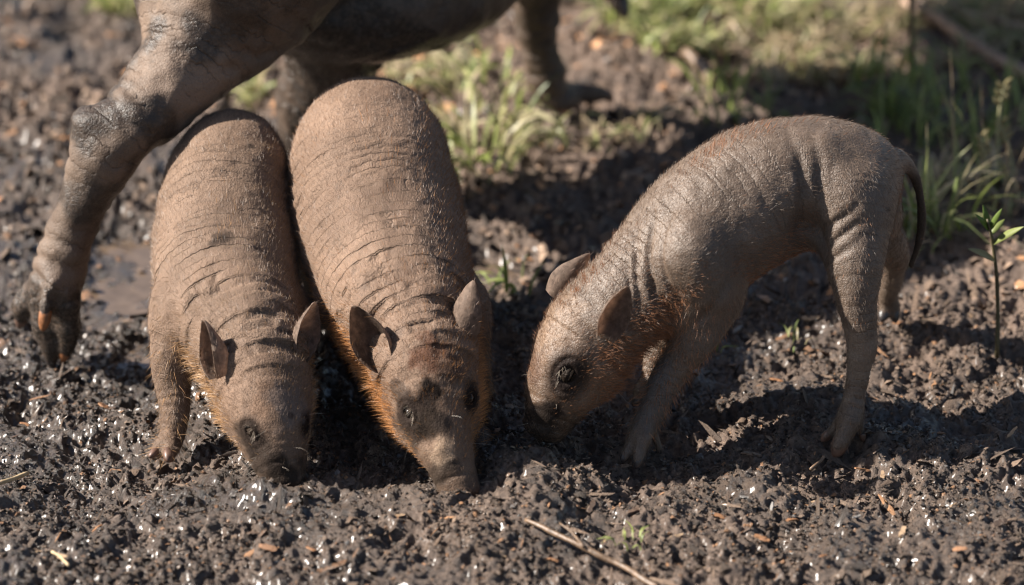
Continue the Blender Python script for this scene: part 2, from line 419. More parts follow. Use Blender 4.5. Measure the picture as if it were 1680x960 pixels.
# ----------------------------------------------------------------- signed distance modelling of the animals
class SDF:
    def __init__(self, lo, hi, h):
        self.lo = np.array(lo, float); self.h = h
        self.n = np.ceil((np.array(hi) - self.lo) / h).astype(int) + 1
        self.f = np.full(self.n, 1.0, dtype=np.float32)
    def _box(self, lo, hi, m):
        a = np.maximum(np.floor((np.array(lo) - m - self.lo) / self.h).astype(int), 0)
        b = np.minimum(np.ceil((np.array(hi) + m - self.lo) / self.h).astype(int) + 1, self.n)
        if np.any(b <= a): return None, None
        ax = [(self.lo[i] + self.h * np.arange(a[i], b[i])).astype(np.float32) for i in range(3)]
        return tuple(slice(a[i], b[i]) for i in range(3)), ax
    def _comb(self, sl, d, k, sub=False):
        f = self.f[sl]
        if sub:
            hh = np.clip(0.5 - 0.5 * (f + d) / k, 0, 1)
            self.f[sl] = f * (1 - hh) - d * hh + k * hh * (1 - hh)
        else:
            hh = np.clip(0.5 + 0.5 * (f - d) / k, 0, 1)
            self.f[sl] = f * (1 - hh) + d * hh - k * hh * (1 - hh)
    def cone(self, a, b, ra, rb, k=0.01):
        a = np.asarray(a, float); b = np.asarray(b, float)
        lo = np.minimum(a - ra, b - rb); hi = np.maximum(a + ra, b + rb)
        sl, ax = self._box(lo, hi, k + 4 * self.h)
        if sl is None: return
        gx_, gy_, gz_ = ax[0][:, None, None], ax[1][None, :, None], ax[2][None, None, :]
        ab = (b - a).astype(np.float32); L2 = float(ab @ ab)
        t = ((gx_ - a[0]) * ab[0] + (gy_ - a[1]) * ab[1] + (gz_ - a[2]) * ab[2]) / max(L2, 1e-9)
        # tilt of the cone so the radius follows the surface normal
        if L2 > 1e-9:
            perp = np.sqrt(np.maximum((gx_ - a[0]) ** 2 + (gy_ - a[1]) ** 2 + (gz_ - a[2]) ** 2 - t * t * L2, 0))
            sl_ = (rb - ra) / math.sqrt(L2)
            sl_ = max(min(sl_, 0.95), -0.95)
            t = t + perp * sl_ / math.sqrt(1 - sl_ * sl_) / math.sqrt(L2)
        t = np.clip(t, 0, 1)
        d = np.sqrt((gx_ - a[0] - t * ab[0]) ** 2 + (gy_ - a[1] - t * ab[1]) ** 2 + (gz_ - a[2] - t * ab[2]) ** 2) - (ra + (rb - ra) * t)
        self._comb(sl, d, k)
    def ell(self, c, axes, rad, k=0.01, sub=False):
        c = np.asarray(c, float); R = max(rad)
        sl, ax = self._box(c - R, c + R, k + 4 * self.h)
        if sl is None: return
        q = [ax[0][:, None, None] - c[0], ax[1][None, :, None] - c[1], ax[2][None, None, :] - c[2]]
        k0 = 0; k1 = 0
        for e, r in zip(axes, rad):
            w = q[0] * e[0] + q[1] * e[1] + q[2] * e[2]
            k0 = k0 + (w / r) ** 2; k1 = k1 + (w / (r * r)) ** 2
        k0 = np.sqrt(k0); k1 = np.sqrt(k1) + 1e-9
        self._comb(sl, (k0 * (k0 - 1) / k1).astype(np.float32), k, sub)
    def chain(self, pts, rads, k=0.01, sub=4):
        """smooth tapered tube through the points"""
        p, r = spline(pts, rads, sub)
        for i in range(len(p) - 1):
            self.cone(p[i], p[i + 1], r[i], r[i + 1], k if i == 0 else min(k, 0.004))
    def mesh(self):
        f = self.f; n = self.n; s = f < 0
        c = [s[i:n[0] - 1 + i, j:n[1] - 1 + j, k:n[2] - 1 + k] for i in (0, 1) for j in (0, 1) for k in (0, 1)]
        tot = sum(x.astype(np.int8) for x in c)
        act = (tot > 0) & (tot < 8)
        ci = np.argwhere(act); vid = np.full(act.shape, -1, dtype=np.int64); vid[act] = np.arange(len(ci))
        acc = np.zeros((len(ci), 3)); cnt = np.zeros(len(ci))
        cor = np.array([(i, j, k) for i in (0, 1) for j in (0, 1) for k in (0, 1)])
        for A in range(8):
            for B in range(A + 1, 8):
                if np.abs(cor[A] - cor[B]).sum() != 1: continue
                ia, ib = ci + cor[A], ci + cor[B]
                fa, fb = f[ia[:, 0], ia[:, 1], ia[:, 2]], f[ib[:, 0], ib[:, 1], ib[:, 2]]
                mk = (fa < 0) != (fb < 0)
                t = np.where(mk, fa / np.where(mk, fa - fb, 1), 0)
                acc += np.where(mk[:, None], cor[A] + t[:, None] * (cor[B] - cor[A]), 0); cnt += mk
        V = self.lo + self.h * (ci + acc / cnt[:, None])
        faces = []
        for ax in range(3):
            o1, o2 = (ax + 1) % 3, (ax + 2) % 3
            sa = [slice(None)] * 3; sb = [slice(None)] * 3
            sa[ax] = slice(0, -1); sb[ax] = slice(1, None)
            A_, B_ = s[tuple(sa)], s[tuple(sb)]
            for flip, mk in ((0, A_ & ~B_), (1, ~A_ & B_)):
                e = np.argwhere(mk)
                e = e[(e[:, o1] > 0) & (e[:, o2] > 0) & (e[:, o1] < n[o1] - 1) & (e[:, o2] < n[o2] - 1)]
                q = []
                for d1, d2 in ((-1, -1), (0, -1), (0, 0), (-1, 0)):
                    cc = e.copy(); cc[:, o1] += d1; cc[:, o2] += d2
                    q.append(vid[cc[:, 0], cc[:, 1], cc[:, 2]])
                q = np.stack(q if not flip else q[::-1], -1)
                faces.append(q[(q >= 0).all(1)])
        return V, np.concatenate(faces)

def spline(pts, rads, sub=4):
    pts = np.asarray(pts, float); rads = np.asarray(rads, float)
    if len(pts) < 3 or sub <= 1: return pts, rads
    q = np.concatenate([pts, rads[:, None]], 1)
    e = np.concatenate([[2 * q[0] - q[1]], q, [2 * q[-1] - q[-2]]])
    out = []
    for i in range(1, len(e) - 2):
        p0, p1, p2, p3 = e[i - 1:i + 3]
        for t in np.arange(sub) / sub:
            out.append(0.5 * ((2 * p1) + (-p0 + p2) * t + (2 * p0 - 5 * p1 + 4 * p2 - p3) * t * t + (-p0 + 3 * p1 - 3 * p2 + p3) * t ** 3))
    out.append(q[-1]); out = np.array(out)
    return out[:, :3], np.maximum(out[:, 3], 0.001)

def smooth_mesh(V, F, it, lam=0.5):
    n = len(V)
    E = np.concatenate([F[:, [0, 1]], F[:, [1, 2]], F[:, [2, 3]], F[:, [3, 0]]])
    E = np.concatenate([E, E[:, ::-1]])
    deg = np.bincount(E[:, 0], minlength=n)[:, None]
    for _ in range(it):
        a = np.stack([np.bincount(E[:, 0], weights=V[E[:, 1], k], minlength=n) for k in range(3)], -1) / deg
        V = V + lam * (a - V)
    return V
def vnormals(V, F):
    n = np.cross(V[F[:, 2]] - V[F[:, 0]], V[F[:, 3]] - V[F[:, 1]])
    o = np.zeros_like(V)
    for k in range(3):
        for j in range(4):
            o[:, k] += np.bincount(F[:, j], weights=n[:, k], minlength=len(V))
    return nrm(o)
def along_chain(V, p, r):
    """nearest sample on a chain: arc length, distance relative to radius, sample index"""
    best = np.full(len(V), 1e9); bi = np.zeros(len(V), int); bt = np.zeros(len(V))
    arc = np.concatenate([[0], np.cumsum(np.linalg.norm(np.diff(p, axis=0), axis=1))])
    for i in range(len(p) - 1):
        ab = p[i + 1] - p[i]; t = np.clip(((V - p[i]) @ ab) / (ab @ ab + 1e-12), 0, 1)
        d = np.linalg.norm(V - p[i] - t[:, None] * ab, axis=1) - (r[i] + (r[i + 1] - r[i]) * t)
        m = d < best; best[m] = d[m]; bi[m] = i; bt[m] = t[m]
    return arc[bi] + bt * np.diff(arc)[bi], best, bi, arc

def ear_mesh(B, T, w, N, cup=0.35, lean=0.0, thick=0.0016):
    """cupped leaf from base B to tip T, hollow side towards N"""
    B, T = np.asarray(B), np.asarray(T); ax = nrm(T - B); L = np.linalg.norm(T - B)
    N = nrm(N - ax * (np.asarray(N) @ ax)); S = np.cross(ax, N)
    nu, nv = 15, 18; V = []
    for layer in (0, 1):
        for j in range(nv):
            v = j / (nv - 1)
            hw = w * (0.30 + 0.86 * math.sin(math.pi * (0.10 + v * 0.80))) * (1 - v ** 3.2) ** 0.55 + 0.0012
            roll = cup * (1.7 - 1.15 * v)
            for i in range(nu):
                u = -1 + 2 * i / (nu - 1)
                a = u * (1.1 + 0.9 * roll)
                x = hw * math.sin(a * 0.9) / math.sin(min(1.1 + 0.9 * roll, 1.7) * 0.9)
                d = hw * roll * 1.6 * (u * u - 0.35) * (1.0 if u > 0 else 1.25)
                d += 0.12 * L * math.sin(math.pi * v * 0.9) * -0.5 + lean * L * v * v
                p = B + ax * (L * v) + S * x + N * (d + (-thick if layer else thick) * (1 - 0.5 * v) * (1 - 0.6 * u * u))
                V.append(p)
    V = np.array(V); Fq = []
    o = nu * nv
    for j in range(nv - 1):
        for i in range(nu - 1):
            a = j * nu + i
            Fq.append((a, a + 1, a + nu + 1, a + nu)); Fq.append((o + a, o + a + nu, o + a + nu + 1, o + a + 1))
    for j in range(nv - 1):
        a = j * nu; Fq.append((a, a + nu, o + a + nu, o + a))
        a = j * nu + nu - 1; Fq.append((a, o + a, o + a + nu, a + nu))
    for i in range(nu - 1):
        a = (nv - 1) * nu + i; Fq.append((a, a + 1, o + a + 1, o + a))
    V += 0.0007 * np.stack([noise(V * 90 + s) for s in (0, 7, 13)], -1)
    inner = np.zeros(len(V)); inner[:o] = 1
    return V, np.array(Fq), inner

def ball(c, ax, rad, nu=20, nv=12, power=1.0):
    """ellipsoid mesh about c with axes ax (3 unit rows) and radii rad"""
    V = []; Fq = []
    for j in range(nv + 1):
        th = math.pi * j / nv
        for i in range(nu):
            ph = 2 * math.pi * i / nu
            V.append(c + ax[0] * rad[0] * math.sin(th) * math.cos(ph) + ax[1] * rad[1] * math.sin(th) * math.sin(ph) + ax[2] * rad[2] * math.cos(th))
    for j in range(nv):
        for i in range(nu):
            Fq.append((j * nu + i, (j + 1) * nu + i, (j + 1) * nu + (i + 1) % nu, j * nu + (i + 1) % nu))
    return np.array(V), np.array(Fq)
def hoof_mesh(top, tip, r, side=None):
    """a blunt tapering toe: rounded wedge from top to tip"""
    top, tip = np.asarray(top), np.asarray(tip); ax = nrm(tip - top); L = np.linalg.norm(tip - top)
    s = nrm(np.cross(ax, [0.3, 1, 0.2])); t = np.cross(ax, s); V = []; nu = 12
    prof = [(0, .82), (.18, 1.0), (.45, .96), (.7, .78), (.88, .5), (1.0, .16)]
    for v, w in prof:
        for i in range(nu):
            a = 2 * math.pi * i / nu
            V.append(top + ax * L * v + r * w * (s * math.cos(a) + 0.85 * t * math.sin(a)))
    V = np.array(V); Fq = [(j * nu + i, j * nu + (i + 1) % nu, (j + 1) * nu + (i + 1) % nu, (j + 1) * nu + i) for j in range(len(prof) - 1) for i in range(nu)]
    Fq += [tuple(range(nu))[::-1], tuple(range((len(prof) - 1) * nu, len(prof) * nu))]
    return V, Fq

def hairs(name, parent, origin, base, direc, length, width, tint, droop=0.25):
    """tapering two-segment blades, one mesh"""
    n = len(base)
    view = nrm(CP - base)
    r2 = nrm(np.random.default_rng(5).normal(size=(n, 3)))
    side = nrm(np.cross(direc, nrm(view + 0.6 * r2)))
    bend = np.array([0, 0, -1.0]) * droop + 0.18 * r2
    mid = base + direc * (length * 0.55)[:, None]
    tip = mid + nrm(direc + bend) * (length * 0.45)[:, None]
    w = width[:, None]
    V = np.stack([base - side * w, base + side * w, mid + side * w * 0.7, mid - side * w * 0.7, tip], 1).reshape(-1, 3)
    i0 = np.arange(n) * 5
    F3 = np.concatenate([np.stack([i0, i0 + 1, i0 + 2], -1), np.stack([i0, i0 + 2, i0 + 3], -1), np.stack([i0 + 3, i0 + 2, i0 + 4], -1)])
    o = mesh_obj(name, V, F3, M_HAIR, parent, origin, attrs={'tint': np.repeat(tint, 5, 0)})
    tag(o, kind='stuff')
    return o

def rad_px(lst):
    pts = np.array([P(a, b, c) for a, b, c, _ in lst])
    return pts, np.array([d[3] * mpp(p) for d, p in zip(lst, pts)])

def build_piglet(D):
    sp, sr = rad_px(D['spine']); sp2, sr2 = spline(sp, sr, 5)
    legs = [rad_px(l) for l in D['legs']]; toes = [[rad_px(t) for t in tt] for tt in D['toes']]
    allp = np.concatenate([sp] + [l[0] for l in legs] + [t[0] for tt in toes for t in tt] + ([rad_px(D['tail'])[0]] if D.get('tail') else []))
    S = SDF(allp.min(0) - 0.11, allp.max(0) + 0.11, 0.0023)
    # trunk and head
    for i in range(len(sp2) - 1):
        S.cone(sp2[i], sp2[i + 1], sr2[i], sr2[i + 1], 0.001)
    ih = D['head_i']                                             # index of the cranium in the spine list
    cr = sp[ih]; f = nrm(sp[-1] - cr)
    l = nrm(P(*D['ear_line'][1]) - P(*D['ear_line'][0])); l = nrm(l - f * (l @ f)); up = np.cross(l, f)
    if up @ (CP - cr) < 0 and up[2] < 0: up = -up
    if up[2] < -0.2: up = -up
    R = sr[ih]; hl = np.linalg.norm(sp[-1] - cr)
    for sgn in (-1, 1):
        S.ell(cr + f * hl * 0.25 + l * sgn * R * 0.46 - up * R * 0.30, (f, l, up), (R * 0.80, R * 0.44, R * 0.60), 0.012)  # cheek
        S.ell(cr + f * hl * 0.26 + l * sgn * R * 0.52 + up * R * 0.36, (f, l, up), (R * 0.46, R * 0.25, R * 0.22), 0.012)  # brow
        S.ell(cr - f * R * 0.35 + l * sgn * R * 0.70 + up * R * 0.15, (f, l, up), (R * 0.35, R * 0.30, R * 0.35), 0.012)   # ear root
    S.cone(cr + f * hl * 0.30 - up * R * 0.55, sp[-1] - up * sr[-1] * 0.55 - f * 0.004, R * 0.38, sr[-1] * 0.52, 0.008)            # lower jaw
    S.ell(sp[-1] + f * sr[-1] * 0.55, (f, l, up), (sr[-1] * 0.45, sr[-1] * 1.0, sr[-1] * 0.86), 0.005)                              # nose disc
    for e in D.get('extra', []):
        p = P(*e[0]); S.ell(p, e[1], [x * mpp(p) for x in e[2]], 0.018)
    chains = [(sp2, sr2)]
    for (lp, lr), tt in zip(legs, toes):
        q, r = spline(lp, lr, 4)
        for i in range(len(q) - 1): S.cone(q[i], q[i + 1], r[i], r[i + 1], 0.016 if i < 2 else 0.001)
        chains.append((q, r))
        for tp, tr in tt:
            q, r = spline(tp, tr, 3)
            for i in range(len(q) - 1): S.cone(q[i], q[i + 1], r[i], r[i + 1], 0.0035)
    if D.get('tail'):
        tp, tr = rad_px(D['tail']); q, r = spline(tp, tr, 5)
        for i in range(len(q) - 1): S.cone(q[i], q[i + 1], r[i], r[i + 1], 0.008 if i < 3 else 0.002)
        chains.append((q, r))
    V, Fq = S.mesh(); V = smooth_mesh(V, Fq, 2)
    Nn = vnormals(V, Fq)
    pj = proj(V)
    def pick(px, py):
        d = np.hypot(pj[:, 0] - px, pj[:, 1] - py)
        c = np.where(d < 6)[0]
        if len(c) == 0: c = np.argsort(d)[:6]
        return c[np.argmin(pj[c, 2])]
    # body coordinate and folds
    res = [along_chain(V, p, r) for p, r in chains]
    dist = np.stack([a[1] for a in res]); which = dist.argmin(0)
    ds = np.sort(dist, 0); margin = sstep(0.0, 0.012, ds[1] - ds[0])
    u = np.choose(which, [a[0] for a in res]) + which * 0.37
    s = res[0][0]; arc = res[0][3]; trunk = which == 0
    s_ear = arc[5 * (len(D['spine']) - 1 - 0) - 0] if False else None
    # arc positions counted from the rump (spine is listed rump -> snout)
    a_neck0, a_head = arc[5 * D['neck_i']], arc[5 * ih]
    warp = 0.35 * noise(V * 16 + 3) + 0.16 * noise(V * 45 + 9)
    def crease(lam, width, ph=0.0, w=1.0):
        t = s / lam + warp * w * (0.016 / lam) + ph
        dd = np.abs(t - np.round(t)) * lam
        return np.exp(-(dd / width) ** 2)
    brk = sstep(-0.25, 0.35, noise(V * np.array([13, 13, 13]) + 31)); brk2 = sstep(-0.1, 0.4, noise(V * 22 + 77))
    torso = sstep(0.02, 0.06, s) * sstep(a_neck0 + 0.01, a_neck0 - 0.03, s)
    neck = sstep(a_neck0 - 0.13, a_neck0 - 0.04, s) * sstep(a_head + 0.03, a_head - 0.005, s)
    rel = nrm(V - sp2[np.clip(res[0][2], 0, len(sp2) - 1)]); flank = sstep(0.75, 0.35, rel[:, 2])
    disp = np.zeros(len(V))
    K = D.get('fold', 1.0)
    disp -= K * 0.0015 * neck * crease(0.0165, 0.0018, 0.0, 1.5) * (0.40 + 0.60 * brk)
    nape = sstep(a_neck0 - 0.055, a_neck0 - 0.03, s) * sstep(a_head + 0.035, a_head + 0.005, s)
    disp -= K * 0.0009 * nape * crease(0.0165, 0.0022, 0.0, 1.5)
    disp += K * 0.0005 * nape * np.cos(2 * np.pi * (s / 0.0165 + warp * 1.46 + 0.5))
    disp += K * 0.0009 * neck * np.cos(2 * np.pi * (s / 0.0165 + warp * 1.46 + 0.5)) * brk
    disp -= K * 0.0013 * neck * crease(0.0069, 0.0013, 0.3) * brk2
    disp += K * 0.0009 * torso * (np.sin(2 * np.pi * (s / 0.019 + 1.5 * warp)) * brk * (0.25 + 0.75 * flank))
    disp -= K * 0.0006 * torso * crease(0.0145, 0.0017, 0.1, 2.2) * brk2
    disp = disp * trunk * margin
    leg = np.isin(which, range(1, 1 + len(legs)))
    t = u / 0.0085 + 0.5 * warp; dd = np.abs(t - np.round(t))
    disp -= leg * margin * 0.0009 * np.exp(-(dd / 0.2) ** 2) * brk
    disp += 0.0012 * noise(V * 38) + 0.0006 * noise(V * 95)
    for (fx, fy, ang, ln, wd, dep) in D.get('gullies', []):      # single folds drawn as strokes on the hide
        i0 = pick(fx, fy); c0 = V[i0]; mp = mpp(c0)
        a = math.radians(ang); dv = (CR * math.cos(a) + CU * math.sin(a)); nvv = Nn[i0]
        dv = nrm(dv - nvv * (dv @ nvv)); pv = np.cross(nvv, dv)
        q = V - c0; qa = q @ dv; qb = q @ pv + 0.004 * noise(V * 30 + fx)
        disp -= dep * np.exp(-(qa / (ln * mp)) ** 2 - (qb / (wd * mp)) ** 2 - ((q @ nvv) / 0.05) ** 2)
    for (fx, fy, rr, hh) in D.get('lumps', []):                  # shoulder blades, hips, hollows
        i0 = pick(fx, fy); q = np.linalg.norm(V - V[i0], axis=1) / (rr * mpp(V[i0]))
        disp += hh * np.exp(-q * q)
    # eyes
    eyes = []
    i0 = pick(*D['eye']); e0 = V[i0]; eyes.append((e0, Nn[i0]))
    lat = l if (e0 - cr) @ l > 0 else -l
    off = (e0 - cr) - 2 * ((e0 - cr) @ lat) * lat
    mi = np.argmin(np.linalg.norm(V - (cr + off), axis=1)); eyes.append((V[mi], Nn[mi]))
    er = D.get('eye_r', 0.0085); col_eye = np.zeros(len(V))
    for ep, en in eyes:
        q = V - ep; dn = q @ en; qt = q - dn[:, None] * en
        qf = qt @ f; qs = np.linalg.norm(qt - qf[:, None] * f, axis=1)
        d = np.hypot(qf * 0.85, qs * 1.12) + 3 * np.maximum(np.abs(dn) - 0.012, 0)
        upw = (qt @ up) / (np.linalg.norm(qt, axis=1) + 1e-6)
        disp -= 0.0045 * np.exp(-(d / (er * 0.80)) ** 4)
        disp += D.get('rim', 1.0) * (0.0006 + 0.0022 * np.maximum(upw, 0)) * np.exp(-((d - er * 1.15) / 0.0026) ** 2)
        disp -= 0.0010 * np.exp(-((d - er * 1.62) / 0.0017) ** 2)
        disp += 0.0006 * np.exp(-((d - er * 1.98) / 0.0022) ** 2)
        col_eye = np.maximum(col_eye, np.exp(-(d / (er * D.get('eye_dark', 2.3))) ** 6))
    ts = (V - sp[-1]) @ f + 0.002 * noise(V * 60)
    for gk, (gd, ga) in enumerate(((-0.004, 0.0012), (-0.015, 0.0006), (-0.022, 0.0003))):
        disp -= ga * np.exp(-((ts - gd) / 0.0016) ** 2) * trunk
    for sg in (-1, 1):                                            # nostrils
        nc = sp[-1] + f * sr[-1] * 0.95 + l * sg * sr[-1] * 0.4
        disp -= 0.004 * np.exp(-(np.linalg.norm(V - nc, axis=1) / 0.005) ** 4)
    V = V + Nn * disp[:, None]
    Nn = vnormals(V, Fq)
    # colour of the hide
    base = np.array(D['col']); C = np.tile(base, (len(V), 1))
    dust = sstep(-0.3, 0.45, noise(V * 11 + 5) + 0.5 * noise(V * 31 + 8))
    C *= (0.90 + 0.18 * dust)[:, None]
    headw = sstep(a_head - 0.02, a_head + 0.03, s) * trunk
    C = C * (1 + headw[:, None] * (np.array(D.get('headtint', (1.0, 1.0, 1.0))) - 1))
    dk = np.array([0.014, 0.010, 0.009])
    C = C * (1 - 0.98 * col_eye[:, None]) + dk * 0.98 * col_eye[:, None]
    valley = np.clip(-disp * 1000 * 0.07, 0, 0.16)                 # darker brown mixed in where the hide dips
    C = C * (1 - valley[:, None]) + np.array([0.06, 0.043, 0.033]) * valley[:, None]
    if D.get('tail'):
        tw = (which == len(chains) - 1) * sstep(0.02, 0.045, res[-1][0]); C = C * (1 - 0.6 * tw[:, None])
    for (px, py, rr, cc, am) in D.get('patches', []):
        i0 = pick(px, py); q = np.linalg.norm(V - V[i0], axis=1) / (rr * mpp(V[i0]))
        w = am * sstep(1.15, 0.55, q + 0.55 * noise(V * 55 + px) + 0.25 * noise(V * 160 + px))
        C = C * (1 - w[:, None]) + np.array(cc) * w[:, None]
    mudw = np.zeros(len(V))
    tip = sp[-1] + f * sr[-1] * 0.8
    mudw = np.maximum(mudw, D.get('snout_mud', 0.8) * sstep(D.get('mud_len', 0.05), D.get('mud_len', 0.05) * 0.35, np.linalg.norm(V - tip, axis=1) + 0.012 * noise(V * 45)))
    gz = ground_h(V[:, 0], V[:, 1], False)
    low = sstep(0.05, 0.005, V[:, 2] - gz + 0.02 * noise(V * 35 + 2))
    mudw = np.maximum(mudw, low * D.get('leg_mud', 0.5))
    spl = sstep(0.42, 0.62, noise(V * 60 + 21) * 0.7 + noise(V * 140 + 3) * 0.5)
    mudw = np.maximum(mudw, spl * D.get('splash', 0.6))
    crw = np.where(trunk, 0.30 + 0.55 * neck + 0.60 * torso, 0.7 * leg) * margin * min(1.0, K + 0.1)
    crw = crw * (1 - 0.7 * headw)
    # ears joined into the body mesh
    nb = len(V); inner_all = np.zeros(nb); earpts = []
    for (b_, t_, w_, n_, cup, lean) in D['ears']:
        Bp = P(*b_); Tp = P(*t_); n3 = CR * n_[0] + CU * n_[1] - CF * n_[2]
        Bp = Bp - nrm(Tp - Bp) * 0.006
        ev, ef, inn = ear_mesh(Bp, Tp, w_ * mpp(Bp), n3, cup, lean)
        earpts.append((len(V), len(V) + len(ev), nrm(Tp - Bp)))
        Fq = np.concatenate([Fq, ef + len(V)]); V = np.concatenate([V, ev])
        ec = np.tile(np.array([0.31, 0.225, 0.175]), (len(ev), 1))
        ec = ec * (1 - (0.15 + 0.6 * D.get('ear_mud', 0.15) * (len(earpts) == 1)) * inn[:, None])
        C = np.concatenate([C, ec]); mudw = np.concatenate([mudw, inn * D.get('ear_mud', 0.15) + 0.25 * sstep(0.1, 0.5, noise(ev * 70))])
        u = np.concatenate([u, np.linalg.norm(ev - Bp, axis=1) + 2]); crw = np.concatenate([crw, np.full(len(ev), 0.2)])
        inner_all = np.concatenate([inner_all, inn])
    n_ear = len(V)
    for ep, en in eyes:                                          # upper and lower lids round each eyeball
        fe = nrm(f - en * (f @ en)); ue = np.cross(en, fe); ue = ue if ue @ up > 0 else -ue
        bv, bf = ball(ep - en * er * 0.74, np.array([fe, en, ue]), (er * 1.02, er * 0.92, er * 0.86), 28, 22)
        lz = ((bv - ep) @ ue) / er; lx = ((bv - ep) @ fe) / er
        cen = np.stack([lz[bf].mean(1), lx[bf].mean(1)], -1)
        bf = bf[(cen[:, 0] > D.get('lid_thr', 0.25) + 0.12 * cen[:, 1]) | (cen[:, 0] < -0.48)]
        bv = bv + nrm(bv - ep) * (0.0005 * np.sin(lz * 14))[:, None]
        Fq = np.concatenate([Fq, bf + len(V)]); V = np.concatenate([V, bv])
        C = np.concatenate([C, np.tile(base * D.get('lid', 0.16), (len(bv), 1))]); mudw = np.concatenate([mudw, np.full(len(bv), 0.25)])
        u = np.concatenate([u, lz * 0.02 + 3]); crw = np.concatenate([crw, np.full(len(bv), 0.5)])
    Nn = vnormals(V, Fq)
    foot = np.mean([t[0][-1] for tt in toes for t in tt], axis=0)
    root = thing('piglet', (foot[0], foot[1], ground_at(foot[0], foot[1])), D['label'], 'piglet', 'piglets rooting in the mud')
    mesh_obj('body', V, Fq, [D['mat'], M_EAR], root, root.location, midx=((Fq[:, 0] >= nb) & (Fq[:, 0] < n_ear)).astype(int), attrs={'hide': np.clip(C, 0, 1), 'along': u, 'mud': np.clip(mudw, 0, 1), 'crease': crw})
    for ep, en in eyes:
        ax = np.array([nrm(f - en * (f @ en)), np.cross(en, nrm(f - en * (f @ en))), en])
        bv, bf = ball(ep - en * er * 0.70, ax, (er * 0.86, er * 0.70, er * 0.80), 24, 14)
        mesh_obj('eye', bv, bf, M_EYE, root, root.location)
    for tt, hm in zip(toes, D['hoof_mats']):
        for tp, tr in tt:
            a, b = tp[-2], tp[-1]; ax = nrm(b - a)
            hv, hf = hoof_mesh(b - ax * tr[-1] * 1.2, b + ax * tr[-1] * 1.6, tr[-1] * 1.12)
            mesh_obj('hoof', hv, hf, hm, root, root.location)
    # ---- coat: short stubble everywhere, bristles where the photograph shows them
    g = np.random.default_rng(D['seed'])
    A = V[Fq[:, 0]]; area = np.linalg.norm(np.cross(V[Fq[:, 2]] - A, V[Fq[:, 3]] - V[Fq[:, 1]]), axis=1)
    fs = Fq[:, 0]
    facing = np.einsum('ij,ij->i', Nn[fs], nrm(CP - A)) > -0.35
    tanall = np.zeros_like(V)
    d_sp = -nrm(np.gradient(sp2, axis=0))                        # towards the tail
    tanall[:nb] = d_sp[np.clip(res[0][2], 0, len(d_sp) - 1)]
    tanall[:nb][leg] = (0, 0, -1)
    for a0, a1, ad in earpts: tanall[a0:a1] = ad
    swp = np.zeros(len(V)); swp[:nb] = s; hd = np.zeros(len(V)); hd[:nb] = headw
    dn = V - np.concatenate([sp2[np.clip(res[0][2], 0, len(sp2) - 1)], V[nb:]]); dn = nrm(dn)
    uppt = np.einsum('ij,ij->i', dn, np.tile(np.array([0, 0, 1.0]), (len(V), 1)))
    below = sstep(0.25, -0.35, uppt); below[nb:] = 0
    bodyv = np.zeros(len(V)); bodyv[:nb] = trunk
    nk = np.zeros(len(V)); nk[:nb] = sstep(a_neck0 - 0.09, a_neck0 - 0.01, s) * sstep(a_head + 0.055, a_head + 0.01, s)
    # direction of the crest: nearest to the top line of back and neck
    upb = nrm(np.array([0, 0, 1.0]) - np.einsum('ij,j->i', tanall, [0, 0, 1.0])[:, None] * tanall)
    crest = sstep(0.955, 0.995, np.einsum('ij,ij->i', dn, upb)) * bodyv; crest[nb:] = 0
    em = np.zeros(len(V)); em[:nb] = np.exp(-(np.min([np.linalg.norm(V[:nb] - e[0], axis=1) for e in eyes], axis=0) / (er * 2.0)) ** 4)
    sn = np.zeros(len(V)); sn[:nb] = sstep(0.07, 0.035, np.linalg.norm(V[:nb] - tip, axis=1))
    side_dark = np.zeros(len(V))
    if D.get('flank_dir') is not None:
        fd = CR * D['flank_dir'][0] + CU * D['flank_dir'][1]
        side_dark = sstep(0.35, 0.9, dn @ fd) * bodyv
    wt = {'stubble': area * facing * (1 - em[fs]) * (1 - 0.8 * sn[fs]) * np.where(fs < nb, 1, np.where(fs < n_ear, 0.35, 0)),
          'bristle': area * facing * (1 - em[fs]) * (1 - sn[fs]) * np.clip(0.02 + 1.0 * below[fs] * nk[fs] * bodyv[fs] + 0.25 * below[fs] * bodyv[fs] + D.get('crest', 0.5) * crest[fs] * sstep(0.07, 0.20, swp[fs]) + 0.55 * side_dark[fs] + 0.2 * nk[fs], 0, 1)}
    for kind, nh in (('stubble', D.get('n_stubble', 42000)), ('bristle', D.get('n_bristle', 7500))):
        w = wt[kind]; fi = g.choice(len(Fq), size=nh, p=w / w.sum())
        a, b2 = g.random(nh), g.random(nh)
        q = Fq[fi]
        p = (V[q[:, 0]] * ((1 - a) * (1 - b2))[:, None] + V[q[:, 1]] * (a * (1 - b2))[:, None] + V[q[:, 2]] * (a * b2)[:, None] + V[q[:, 3]] * ((1 - a) * b2)[:, None])
        n3 = Nn[q[:, 0]]; tn = tanall[q[:, 0]]; tn = nrm(tn - n3 * np.einsum('ij,ij->i', tn, n3)[:, None] + 0.25 * g.normal(size=(nh, 3)))
        if kind == 'stubble':
            d = nrm(tn + n3 * (0.28 + 0.25 * g.random(nh))[:, None]); ln = 0.0032 + 0.0050 * g.random(nh) ** 2
            wd = np.full(nh, 0.00013); tc = 1.2 * (0.12 * np.array(D['stubble'])[None] + 1.05 * C[q[:, 0]]) * (0.55 + 0.8 * g.random(nh))[:, None]
        else:
            lift = 0.5 + 0.7 * g.random(nh) + 0.5 * crest[q[:, 0]] + 0.5 * nk[q[:, 0]] * below[q[:, 0]]
            d = nrm(tn + n3 * lift[:, None]); 
            ln = (0.005 + 0.013 * g.random(nh)) * (0.45 + 0.55 * np.maximum(nk[q[:, 0]] * below[q[:, 0]], crest[q[:, 0]] * 0.7)) * D.get('hair_len', 1.0)
            wd = 0.00010 + 0.00008 * g.random(nh)
